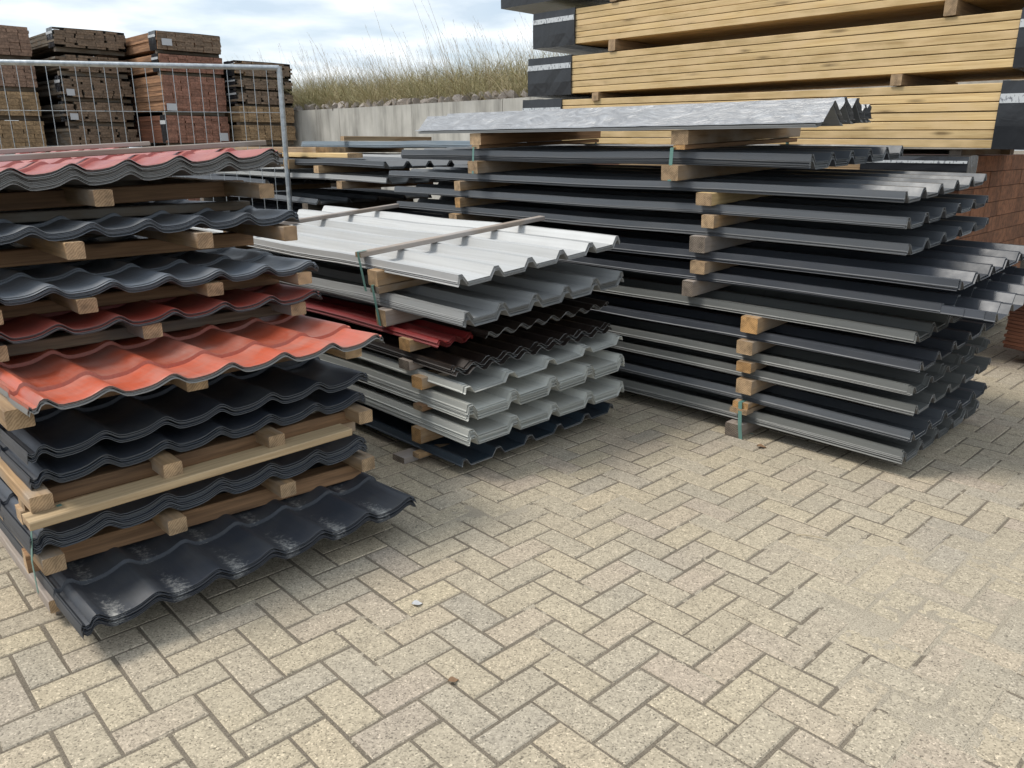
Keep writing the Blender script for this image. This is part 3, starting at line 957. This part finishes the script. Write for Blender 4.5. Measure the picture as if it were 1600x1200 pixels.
def cap_mesh(wd, H, ln, mt, th=.003, segs=2, wob=0.0, flange=.03):
    prof = [(0, 0), (flange, .004), (wd / 2 - .006, H), (wd / 2 + .006, H), (wd - flange, .004), (wd, 0)]
    v, f = [], []
    n = len(prof)
    # subdivide the slopes so that the film can wrinkle
    pp = []
    for (a, b_) in zip(prof, prof[1:]):
        k = 5 if wob else 1
        for t in range(k):
            pp.append((a[0] + (b_[0] - a[0]) * t / k, a[1] + (b_[1] - a[1]) * t / k))
    pp.append(prof[-1])
    n = len(pp)
    for j in range(segs + 1):
        y = ln * j / segs
        for (x, z) in pp:
            d = wob * (noise.noise((x * 20, y * 7, 1)) + .6 * noise.noise((x * 50, y * 25, 5))) if wob else 0
            v.append((x, y + (uni(-.008, .008) if wob and j in (0, segs) else 0), z + d))
        for (x, z) in pp:
            d = wob * (noise.noise((x * 20, y * 7, 1)) + .6 * noise.noise((x * 50, y * 25, 5))) if wob else 0
            v.append((x, y, z + d - th))
    row = 2 * n
    for j in range(segs):
        for i in range(n - 1):
            a = j * row + i
            f.append((a, a + 1, a + 1 + row, a + row)); a += n
            f.append((a, a + row, a + 1 + row, a + 1))
        a = j * row
        f.append((a, a + row, a + row + n, a + n)); a += n - 1
        f.append((a, a + n, a + row + n, a + row))
    for i in range(n - 1):
        f.append((i, i + n, i + n + 1, i + 1))
        a = segs * row + i
        f.append((a, a + 1, a + n + 1, a + n))
    return mesh('ridge_cap', v, f, [mt], smooth=True, angle=30)
for k, (x, y, z, wd_, H_) in enumerate(((0, 0, 0, .26, .088), (.22, .05, .004, .26, .10), (.44, .09, .006, .25, .095), (.66, .12, .003, .16, .07), (.78, .15, .003, .15, .07))):
    for q in range(3):
        link('ridge_cap', cap_mesh(wd_, H_, 2.75, S_GREY), rc, (x, y + q * .004, z + q * .005))
    link('plastic_film', cap_mesh(wd_ + .004, H_, 2.8, M_WRAP, .0015, 60, .0022), rc, (x - .002, y - .012, z + .0165))

# ------------------------------------------------------------------ pale timber bundles behind the right pile
def timber_bundle(fr, w_, l0, z_, ln, cols, rows, bw, bh, side, end, label, group, pitchz=1.03, ends=None, wrap=(None, None), jit=.004, tags=(), rot=0.0, cat='timber bundle', name='timber_bundle', pitch=0.0, jl=.01, hid=False, open_=False, tight=False, rounded=0):
    root = empty(name, fr.p(w_, l0, z_), (pitch, 0, fr.a + rot))
    tag(root, label, cat, group)
    ms = [timber_mesh(ln, bw * (.9995 if tight else .985), bh, side, end, .0004 if tight else .0025, seed=s) for s in range(4)]
    skip = 0
    for r_ in range(rows):
        for c_ in range(cols):
            if 0 < c_ < cols - 1 and 0 < r_ < rows - 1 and not ends:
                continue
            if rounded and r_ in (0, rows - 1) and c_ in (0, cols - 1):
                continue
            shift = uni(-.03, .03) if rounded else 0
            link('plank', random.choice(ms), root, (bw * (c_ + .5) + (0 if tight else uni(-jit, jit) * .8) + shift, uni(-jl, jl), r_ * bh * pitchz), (0, 0, pi / 2))
    Wt, Ht = cols * bw, rows * bh * pitchz
    for side_, wl in zip((0, 1), wrap):
        if not wl:
            continue
        y0, y1 = ((.03 if open_ else -.02), wl) if side_ == 0 else (ln - wl, ln + .02)
        mb = MB()
        nseg = 5
        # film sleeve: a slightly bulging box over the bundle end
        t_ = .006
        ring = [(-t_, -t_), (Wt * .25, -t_ - .004), (Wt * .75, -t_ - .003), (Wt + t_, -t_), (Wt + t_ + .006, Ht * .5), (Wt + t_, Ht + t_), (Wt * .7, Ht + t_ + .006), (Wt * .3, Ht + t_ + .005), (-t_, Ht + t_), (-t_ - .008, Ht * .66), (-t_ - .006, Ht * .33)]
        n_ = len(ring)
        for k in range(nseg + 1):
            yy = y0 + (y1 - y0) * k / nseg
            for (a, b_) in ring:
                mb.v.append((a + uni(-.003, .003), yy, b_ + uni(-.003, .003)))
        for k in range(nseg):
            for i in range(n_):
                a = k * n_ + i; b_ = k * n_ + (i + 1) % n_
                mb.f.append((a, b_, b_ + n_, a + n_)); mb.m.append(0)
        if not open_:
            mb.f.append(tuple(range(n_))[::-1]); mb.m.append(0)
            mb.f.append(tuple(nseg * n_ + i for i in range(n_))); mb.m.append(0)
        wr = link('plastic_wrap', mb.mesh('plastic_wrap', [M_FILM]), root)
        b2 = MB()
        b2.box((-t_ - .012, y0 + .004, Ht * .68), (-t_ - .005, y1 - .004, Ht * .82))
        link('printed_band', b2.mesh('printed_band', [M_PRINT]), wr)
    for (yy, ww, zz, tw, th_) in tags:
        b3 = MB(); b3.box((ww, -.03, zz), (ww + tw, -.022, zz + th_))
        link('paper_tag', b3.mesh('paper_tag', [M_TAG]), root)
    return root
GD = 'pale planed timber bundles behind the right pile'
W_END_P = endgrain('pale_end_grain', (.66, .46, .22), (.50, .32, .14))
timber_bundle(FC, 2.0, .02, 1.386, 4.29, 7, 7, .145, .0475, W_PALE, W_END_P, 'lowest large pale timber bundle, its right end wrapped in black film', GD, 1.115, wrap=(.38, .46), pitch=.010)
timber_bundle(FC, 2.0, .0, 1.838, 4.24, 7, 6, .145, .0465, W_PALE, W_END_P, 'middle large pale timber bundle above the film-wrapped ridge caps', GD, 1.095, wrap=(.36, .50))
timber_bundle(FC, 2.0, -.35, 2.235, 4.53, 7, 6, .145, .0423, W_PALE, W_END_P, 'upper pale timber bundle cut off by the top edge', GD, 1.085, wrap=(.4, .47))
timber_bundle(FC, 1.96, -.4, 2.60, 4.95, 7, 6, .145, .0445, W_PALE, W_END_P, 'topmost timber bundle, only its dark wrapped underside corner showing', GD, 1.03, wrap=(.4, 1.1))
timber_bundle(FC, 1.9, .50, 1.225, 2.6, 1, 3, .16, .036, W_TAN, M_END, 'small film-ended bundle wedged under the large pale bundles', GD, 1.03, wrap=(.62, None))
GDb = 'bearers between the pale timber bundles'
for l_, z_, ht, lab in ((3.30, 2.147, .086, 'left bearer between the upper and middle pale bundles'), (.74, 2.147, .086, 'right bearer between the upper and middle pale bundles'),
                        (3.46, 1.768, .068, 'left bearer between the middle and lowest pale bundles'), (1.0, 1.768, .068, 'right bearer between the middle and lowest pale bundles'),
                        (3.30, 2.515, .084, 'left bearer beneath the topmost wrapped bundle'), (.74, 2.515, .084, 'right bearer beneath the topmost wrapped bundle')):
    bearer(FC, 'W', 1.985, l_, z_, 1.05, .07, ht, W_TAN, M_END, lab, GDb)

# red-brown stacks under and right of the pale bundles
GE = 'red brown timber stacks at the right'
timber_bundle(FC, 2.07, .56, .10, 3.6, 12, 12, .150, .100, W_RED, endgrain('red_end_grain', (.37, .165, .08), (.24, .10, .048)),
              'tall stack of red brown beams under the pale timber bundles', GE, 1.036, jl=.0015, ends=True, tight=True)
for l_ in (.8, 3.6):
    bearer(FC, 'W', 2.05, l_, 0, 1.05, .09, .10, W_BARK, M_END_GREY, '%s sleeper on the ground under the red brown beam stack' % ('front' if l_ < 1 else 'rear'), GDb)
for l_ in (.61, 3.3):
    bearer(FC, 'W', 2.05, l_, 1.346, 1.05, .07, .036, W_BARK, M_END_GREY, '%s thin dark bearer carrying the lowest pale bundle' % ('right' if l_ < 1 else 'left'), GDb)
bearer(FC, 'L', 2.92, .52, 1.344, 3.4, .09, .036, W_BARK, M_END_GREY, 'added dark lengthwise strip hiding the sunlit red brown stack top under the lowest pale bundle', GDb)  # added strip: keeps the gap dark by blocking the sunlit stack top behind
FE = Frame(tuple((FC.p(2.52, .27, 0) + Vector((.47, -.883, 0)) * 2.4)[:2]), 28)
timber_bundle(FE, 0, 0, .10, 2.4, 6, 22, .145, .022, W_RED, M_END, 'low pack of thin red brown boards at the right edge', GE, 1.08)
for l_ in (.3, 2.1):
    bearer(FE, 'W', 0.05, l_, 0, .8, .09, .10, W_BARK, M_END_GREY, '%s sleeper beneath the thin red brown boards' % ('near' if l_ < 1 else 'far'), GDb)

# ------------------------------------------------------------------ stacks between fence and right pile
GG = 'sheet packs behind the middle pile'
PRD = ridge_profile(4, .29)
pack(FC, 1.28, 4.18, 1.385, sheets(trap_profile(3, .2075), 2.9, S_BLUEGREY, S_BACK, 8), .004, 'blue grey sheet pack in front of the concrete wall', GG)
bearer(FC, 'W', 1.24, 6.2, 1.452, 1.15, .07, .045, W_TAN, M_END, 'pale timber lying on the blue grey sheet pack', 'timbers behind the middle pile')
bearer(FC, 'W', 1.24, 6.2, 1.335, .75, .09, .05, W_TAN, M_END, 'front bearer beneath the blue grey sheet pack', 'timbers behind the middle pile')
pack(FC, 1.26, 4.3, 1.27, sheets(trap_profile(3, .2075), 2.9, S_WHITE, S_BACK, 6), .004, 'white sheet pack under the blue grey one by the wall', GG)
bearer(FC, 'W', 1.24, 5.8, 0, .8, .09, 1.27, W_BARK, M_END, 'tall dark packing under the white sheet pack by the wall', 'timbers behind the middle pile', ) if False else None
pack(FC, .0, 3.76, 1.252, sheets(PC, 2.6, S_ANTH, S_ANTH, 6), .0034, 'dark pack with bright-topped ribs left of the strapped pack', GG)
pack(FC, .0, 3.74, 1.144, sheets(PC, 3.2, S_GREY, S_BACKD, 4), .0034, 'grey-edged pack below the bright-topped ribs behind the middle pile', GG)
pack(FC, .0, 5.55, 1.075, sheets(PC, 2.4, S_ANTHB, S_BACKD, 6), .0034, 'dark pack half hidden behind the fence post', GG)
pack(FC, .0, 4.72, .945, sheets(PRD, 3.4, S_ANTH, S_BACKD, 5), .0036, 'wide sheets with small sharp ridges just behind the white grey pack', GG)
pack(FC, .0, 3.8, .80, sheets(PC, 3.6, S_ANTHB, S_BACKD, 6), .0036, 'dark pack below the sharp-ridged sheets behind the middle pile', GG)
pack(FC, .0, 3.8, .40, sheets(PC, 3.6, S_ANTHB, S_BACKD, 8), .0036, 'low dark pack hidden behind the middle pile', GG)
GT_ = 'timbers behind the middle pile'
bearer(FC, 'L', .20, 4.77, 1.342, 2.6, .28, .05, W_SAWN, M_END, 'long pale timber with brown end by the fence post', GT_, 'plank')
bearer(FC, 'L', .12, 4.30, 1.312, 1.0, .14, .036, W_PALE, M_END, 'short pale timber right of the fence post', GT_, 'plank')
bearer(FC, 'W', -.04, 4.62, 1.196, .9, .075, .056, W_TAN, M_END, 'near block between the grey-edged and bright-ribbed packs', GT_)
bearer(FC, 'W', -.06, 5.05, 1.22, .9, .09, .075, W_TAN, M_END, 'brown post block just right of the fence post', GT_)
bearer(FC, 'W', -.04, 5.4, 1.295, .9, .09, .045, W_BROWN, M_END, 'dark block beneath the long pale timber', GT_)
bearer(FC, 'W', -.04, 4.3, 1.085, .9, .075, .058, W_SAWN, M_END, 'block beneath the grey-edged pack behind the middle pile', GT_)
bearer(FC, 'W', -.04, 5.9, 1.005, .9, .075, .07, W_TAN, M_END, 'block beneath the half-hidden dark pack by the fence', GT_)
for l_ in (4.9, 6.9):
    for z_, ht, wh in ((0, .4, 'lowest'), (.47, .33, 'second'), (.86, .085, 'third')):
        bearer(FC, 'W', .0, l_, z_, 1.1, .09, ht, W_BARK, M_END_GREY, '%s %s dark packing block behind the middle pile' % ('front' if l_ < 6 else 'rear', wh), GT_)
for l_ in (4.6, 6.7):
    bearer(FC, 'W', 1.26, l_, 0, .75, .12, 1.27, W_BARK, M_END_GREY, '%s tall packing below the white pack near the wall' % ('right' if l_ < 6 else 'left'), GT_)

# ------------------------------------------------------------------ weathered timber stacks far left
GF = 'timber bundles stacked behind the fence'
def col_bundle(wpos, lpos, z0, cols, rows, bw, bh, side, end, label, ln=3.0, wrap=(None, None), tags=(), jl=.008, pitchz=1.04, gap=.07, rounded=0):
    if z0 > .3:
        for q, nm in ((.12, 'front'), (2.4, 'rear')):
            bearer(FC, 'W', wpos + .01, lpos + q, z0 - gap - .002, cols * bw - .02, .09, gap, W_BARK, M_END_GREY, '%s bearer beneath the %s' % (nm, label.replace('bundle ', 'pack ', 1)), 'bearers in the far timber stacks')
    return timber_bundle(FC, wpos, lpos, z0, ln, cols, rows, bw, bh, side, end, label, GF, pitchz, wrap=wrap, tags=tags, jl=jl, ends=True, jit=.012, open_=True, rounded=rounded)
EP = endgrain('pinkish_end_grain', (.36, .23, .165), (.20, .125, .085))
EB = endgrain('dark_end_grain', (.29, .20, .135), (.13, .09, .06))
ET = endgrain('tan_end_grain', (.46, .31, .17), (.25, .165, .09))
ER = endgrain('russet_end_grain', (.38, .19, .13), (.20, .09, .06))
W_TANR = wood('russet_side_board', (.50, .27, .14), (.22, .11, .06), .2, .85, .5)
for (z0, z1, rows, sd, en, lab, wr, rounded, tg) in [(2.79, 3.226, 7, W_PINK, EP, 'top reddish grey bundle of the leftmost far stack', (None, None), 0, []),
    (2.316, 2.715, 7, W_PINK, EP, 'second reddish grey bundle of the leftmost far stack', (None, None), 0, []),
    (1.871, 2.24, 5, W_TAN, ET, 'upper tan bundle of the leftmost far stack', (None, None), 0, []),
    (1.317, 1.793, 5, W_TAN, ET, 'lower tan bundle of the leftmost far stack', (None, None), 0, [])]:
    rows += 2
    col_bundle(-0.45, 14.2, z0, 7, rows, 0.155, (z1 - z0) / rows / 1.04, sd, en, lab, wrap=wr, tags=tg, rounded=rounded)
col_bundle(-0.45, 14.2, .1, 7, 4, 0.155, .26, W_TAN, ET, 'hidden lower bundle of the leftmost far stack')
for (z0, z1, rows, sd, en, lab, wr, rounded, tg) in [(2.925, 3.205, 6, W_BARK, EB, 'rounded mossy dark bundle on top of the second far stack', (0.35, None), 1, []),
    (2.562, 2.808, 5, W_BARK, EB, 'dark bundle below the rounded mossy one', (None, None), 1, []),
    (2.164, 2.483, 6, W_BARK, EB, 'dark bundle at the fence rail height in the second far stack', (0.3, None), 1, [(0, 0.05, 0.02, 0.12, 0.1)]),
    (1.789, 2.093, 6, W_BARK, EB, 'dark bundle with a small tag in the second far stack', (0.3, None), 1, [(0, 0.05, 0.02, 0.12, 0.1)]),
    (1.355, 1.717, 6, W_BARK, EB, 'lowest visible grey dark bundle of the second far stack', (None, None), 1, [])]:
    rows += 2
    col_bundle(0.86, 13.7, z0, 7, rows, 0.155, (z1 - z0) / rows / 1.04, sd, en, lab, wrap=wr, tags=tg, rounded=rounded)
col_bundle(0.86, 13.7, .1, 7, 4, 0.155, .26, W_BARK, EB, 'hidden lower bundle of the second far stack')
for (z0, z1, rows, sd, en, lab, wr, rounded, tg) in [(2.881, 3.151, 6, W_TANR, EB, 'brown striped bundle on top of the third far stack', (0.32, None), 0, [(0, 0.06, 0.06, 0.16, 0.10)]),
    (2.558, 2.813, 6, W_TANR, ER, 'russet bundle second from top of the third far stack', (0.3, None), 0, []),
    (1.95, 2.499, 12, W_TANR, ER, 'tall russet bundle behind the fence with orange sides', (None, None), 0, [(0, 0.02, 0.0, 0.16, 0.11)]),
    (1.449, 1.879, 9, W_RED, ER, 'reddish bundle with a white tag low in the third far stack', (0.25, None), 0, [(0, 0.86, 0.03, 0.15, 0.13)])]:
    rows += 2
    col_bundle(2.02, 12.55, z0, 7, rows, 0.15, (z1 - z0) / rows / 1.04, sd, en, lab, wrap=wr, tags=tg, rounded=rounded)
col_bundle(2.02, 12.55, .1, 7, 4, 0.15, .26, W_RED, ER, 'hidden lower bundle of the third far stack')
for (z0, z1, rows, sd, en, lab, wr, rounded, tg) in [(2.541, 2.767, 5, W_TAN, EB, 'dark bundle on top of the fourth far stack', (0.4, None), 1, []),
    (2.333, 2.5, 4, W_BARK, EB, 'thin dark bundle second from top of the fourth far stack', (0.4, None), 1, []),
    (2.092, 2.302, 4, W_BARK, EB, 'dark bundle resting on the tan ones in the fourth far stack', (0.4, None), 1, []),
    (1.795, 2.05, 6, W_TAN, ET, 'upper tan board bundle next to the concrete wall', (None, None), 0, []),
    (1.494, 1.741, 6, W_TAN, ET, 'lower tan board bundle next to the concrete wall', (None, None), 0, [])]:
    rows += 2
    col_bundle(3.17, 12.3, z0, 7, rows, 0.148, (z1 - z0) / rows / 1.04, sd, en, lab, wrap=wr, tags=tg, rounded=rounded)
col_bundle(3.17, 12.3, .1, 7, 4, 0.148, .26, W_TAN, ET, 'hidden lower bundle of the fourth far stack')
# sleepers closing the gaps between bundles
for (wpos, lpos, zs, nm) in ((-.45, 14.2, [(0, .1), (1.36, .09)], 'leftmost'),):
    pass

# ------------------------------------------------------------------ temporary fence
fz = 2.0
fa = Vector((-1.866, 6.773, 0)); fd = Vector((-cos(R(13)), -sin(R(13)), 0))
fence = empty('temporary_fence_panel', fa)
tag(fence, 'galvanised wire mesh temporary fence panel behind the left pile', 'fence')
fl = 3.5
def fpt(s_, z_):
    return tuple(fd * s_ + Vector((0, 0, z_)))
m_ = MB(); m_.tube([fpt(0, .05), fpt(0, fz + .012)], .021, 12)
link('post', m_.mesh('post', [M_GALV], smooth=True, angle=40), fence)
m_ = MB(); m_.tube([fpt(fl, .05), fpt(fl, fz + .012)], .021, 12)
link('post', m_.mesh('post', [M_GALV], smooth=True, angle=40), fence)
m_ = MB(); m_.tube([fpt(0, fz), fpt(fl, fz)], .020, 12)
link('top_rail', m_.mesh('top_rail', [M_GALV], smooth=True, angle=40), fence)
m_ = MB(); m_.tube([fpt(0, .14), fpt(fl, .14)], .018, 10)
link('bottom_rail', m_.mesh('bottom_rail', [M_GALV], smooth=True, angle=40), fence)
vw = MB(); vw.tube([(0, 0, .14), (0, 0, fz)], .0024, 5)
vwm = vw.mesh('wire', [M_GALV])
for k in range(1, 35):
    s_ = k * fl / 35 + uni(-.004, .004)
    link('wire', vwm, fence, fpt(s_, 0), (uni(-.002, .002), 0, 0))
hw = MB(); hw.tube([(0, 0, 0), tuple(fd * fl)], .0024, 5)
hwm = hw.mesh('wire', [M_GALV])
for z_ in (.42, .73, 1.04, 1.34, 1.66):
    link('wire', hwm, fence, (0, -.004, z_))
for s_ in (0.0, fl):
    mb = MB()
    c = fd * s_
    mb.box((c.x - .35, c.y - .11, 0), (c.x + .35, c.y + .11, .13))
    link('fence_foot', mb.mesh('fence_foot', [M_CONC]), fence)

# ------------------------------------------------------------------ concrete wall, bank, stones, grass
wall = empty('concrete_retaining_wall', FC.p(4.3, 1.0, 0), (0, 0, FC.a))
tag(wall, 'stained concrete retaining wall below the grassy bank', 'wall')
seg = 2.0
for k in range(9):
    mb = MB(); mb.box((uni(0, .008), k * seg + .006, 0), (.14, (k + 1) * seg - .006, 2.0 + uni(-.006, .006)))
    me = mb.mesh('wall_panel', [M_CONC])
    link('wall_panel', me, wall)
# left-hand return of the wall where the tan bundles end
# bank
bv, bf = [], []
nb, mbk = 60, 26
for i in range(nb + 1):
    l_ = -2 + 24 * i / nb
    for j in range(mbk + 1):
        w_ = 4.46 + (j / mbk) ** 1.6 * 14
        s_ = min(1, (w_ - 4.46) / 1.8)
        z_ = 1.92 + .30 * (s_ * s_ * (3 - 2 * s_)) + noise.noise((l_ * .5, w_ * .5, 2)) * .12 * s_ + noise.noise((l_ * 2, w_ * 2, 5)) * .03
        bv.append(tuple(FC.p(w_, l_, z_)))
for i in range(nb):
    for j in range(mbk):
        a = i * (mbk + 1) + j
        bf.append((a, a + 1, a + mbk + 2, a + mbk + 1))
bank = tag(link('grassy_bank', mesh('grassy_bank', bv, bf, [M_SOIL], smooth=True)), kind='structure')
def stone_mesh(seed):
    bm = bmesh.new()
    bmesh.ops.create_icosphere(bm, subdivisions=2, radius=1)
    for v in bm.verts:
        n_ = noise.noise(v.co * 1.1 + Vector((seed * 5, 0, 0)))
        v.co *= 1 + n_ * .55
        v.co.x = max(-.8, min(.8, v.co.x)); v.co.z = max(-.6, min(.62, v.co.z))
    me = bpy.data.meshes.new('stone'); bm.to_mesh(me); bm.free()
    me.materials.append(M_STONE)
    me.set_sharp_from_angle(angle=R(25))
    return me
sms = [stone_mesh(i) for i in range(6)]
for k in range(44):
    l_ = 4.6 + k * .19 + uni(-.05, .05)
    for t in range(2):
        s_ = uni(.06, .105)
        o = link('stone', random.choice(sms), bank, FC.p(4.40 + t * .22 + uni(-.04, .05), l_ + t * .09, 2.02 + t * .04 + uni(-.01, .02)),
                 (uni(0, 6), uni(0, 6), uni(0, 6)), (s_, s_ * uni(.8, 1.3), s_ * uni(.55, .8)))

gvt, gf = [], []
def blade(base, h, wd, lean, curl, segs=3):
    az = uni(0, 2 * pi)
    sx, sy = cos(az), sin(az)
    px, py = -sy, sx
    k = len(gvt)
    la = uni(0, 2 * pi)
    lx, ly = cos(la) * lean, sin(la) * lean
    for i in range(segs + 1):
        t = i / segs
        cx = base[0] + lx * h * (t + curl * t * t); cy = base[1] + ly * h * (t + curl * t * t)
        cz = base[2] + h * (t - .35 * curl * lean * t * t)
        wv = wd * (1 - t) ** .7 / 2
        if i < segs:
            gvt.append((cx - px * wv, cy - py * wv, cz)); gvt.append((cx + px * wv, cy + py * wv, cz))
        else:
            gvt.append((cx, cy, cz))
    for i in range(segs - 1):
        a = k + 2 * i
        gf.append((a, a + 1, a + 3, a + 2))
    a = k + 2 * (segs - 1)
    gf.append((a, a + 1, a + 2))
for i in range(36000):
    l_ = uni(3.2, 17.5)
    w_ = 4.5 + rnd() ** 1.4 * 4.2
    P = FC.p(w_, l_, 0)
    c_ = noise.noise((P.x * 1.3, P.y * 1.3, 9))
    c2 = noise.noise((P.x * .5, P.y * .5, 4))
    if rnd() < .25 - c_ * .8:
        continue
    s_ = min(1, (w_ - 4.46) / 1.8)
    z_ = 1.90 + .30 * (s_ * s_ * (3 - 2 * s_)) + noise.noise((l_ * .5, w_ * .5, 2)) * .12 * s_
    hgt = uni(.28, .78) * (1 + .55 * c_ + .4 * c2)
    blade((P.x, P.y, z_), max(.08, hgt), uni(.006, .014), uni(.1, 1.0), uni(.2, 1.6))
for i in range(2500):
    l_ = uni(4.2, 17.5)
    P = FC.p(4.42 + rnd() * .35, l_, 0)
    blade((P.x, P.y, 2.0), uni(.12, .35), uni(.005, .009), uni(.3, 1.1), uni(.3, 1.3))
tag(link('bank_grass', mesh('bank_grass', gvt, gf, [M_GRASS])), 'tufts of half-dry grass covering the bank above the wall', 'grass', kind='stuff')
# tall dry stalks
gvt, gf = [], []
sb = MB()
def stalk(P, h, lean_az, lean, r=.0028):
    pts = []
    for i in range(6):
        t = i / 5
        off = lean * h * (t ** 1.8)
        pts.append((P[0] + cos(lean_az) * off, P[1] + sin(lean_az) * off, P[2] + h * t))
    sb.tube(pts, [r * (1 - .75 * i / 5) for i in range(6)], 3)
    tip = Vector(pts[-1])
    for q in range(7):
        t = uni(.78, 1.0)
        i = min(4, int(t * 5)); f_ = t * 5 - i
        b0 = Vector(pts[i]).lerp(Vector(pts[i + 1]), f_)
        d = Vector((uni(-1, 1), uni(-1, 1), uni(.8, 2.2))).normalized() * uni(.02, .06)
        sb.add([b0 + Vector((-.0015, 0, 0)), b0 + Vector((.0015, 0, 0)), b0 + d], [(0, 1, 2)], 1)
for i in range(1100):
    l_ = uni(4.5, 17)
    c_ = noise.noise((l_ * .55, 3.3, 0))
    if rnd() > .62 + c_:
        continue
    w_ = 4.6 + rnd() * 3.5
    P = FC.p(w_, l_, 2.12)
    stalk(P, uni(.55, 1.05) * (1 + .3 * c_), R(uni(120, 240)), uni(.1, .45), .0032)
for (l_, w_, h_) in ((9.1, 4.9, 1.62), (9.0, 5.1, 1.75), (8.9, 5.0, 1.45), (10.4, 5.0, 1.55), (10.9, 5.2, 1.3), (9.9, 5.1, 1.2), (6.3, 5.0, 1.05), (12.1, 5.0, 1.25), (12.9, 5.0, 1.2)):
    stalk(FC.p(w_, l_, 2.1), h_, R(uni(140, 200)), uni(.15, .4), .005)
tag(link('tall_dry_stalks', sb.mesh('tall_dry_stalks', [M_STALK, M_STALKHEAD])), 'tall thin dry grass stalks rising against the sky above the bank', 'grass stalks', kind='stuff')

# ------------------------------------------------------------------ small litter on the paving
mb = MB(); mb.tube([(0, 0, .004), (.03, .004, .007), (.07, .002, .006), (.115, -.008, .004)], [.0018, .0022, .002, .0012], 6)
tag(link('twig', mb.mesh('twig', [M_STALK]), None, (1.065, 2.665, .003), (0, 0, R(-16))), 'thin dry twig lying on the pavers in front of the right pile', 'twig')
M_LEAF, _, _ = new_mat('dry_leaf', (.22, .13, .07), .8)
M_SCRAP, _, _ = new_mat('white_plastic_scrap', (.5, .5, .5), .5)
def leaf(name, mt, P, s_, rz, label, cat):
    v, f = [], []
    for i in range(7):
        t = i / 6
        wv = sin(pi * min(1, t * 1.05 + .02)) * .42
        for q in (-1, 0, 1):
            v.append((t * s_, q * wv * s_, abs(q) * .12 * s_ + .08 * s_ * sin(t * 5) + .002))
    for i in range(6):
        for q in (0, 1):
            a = i * 3 + q
            f.append((a, a + 1, a + 4, a + 3))
    tag(link(name, mesh(name, v, f, [mt], smooth=True), None, P, (0, 0, rz)), label, cat)
leaf('dry_leaf', M_LEAF, (-.175, 1.823, .002), .03, .3, 'small curled brown leaf on the near pavers', 'leaf')
leaf('plastic_scrap', M_SCRAP, (-.32, 2.2, .002), .035, .2, 'small white plastic scrap left of the brown leaf', 'litter')
leaf('dry_leaf', M_LEAF, (1.19, 3.58, .002), .045, -.3, 'dark leaf scrap in front of the strapped grey block', 'leaf')
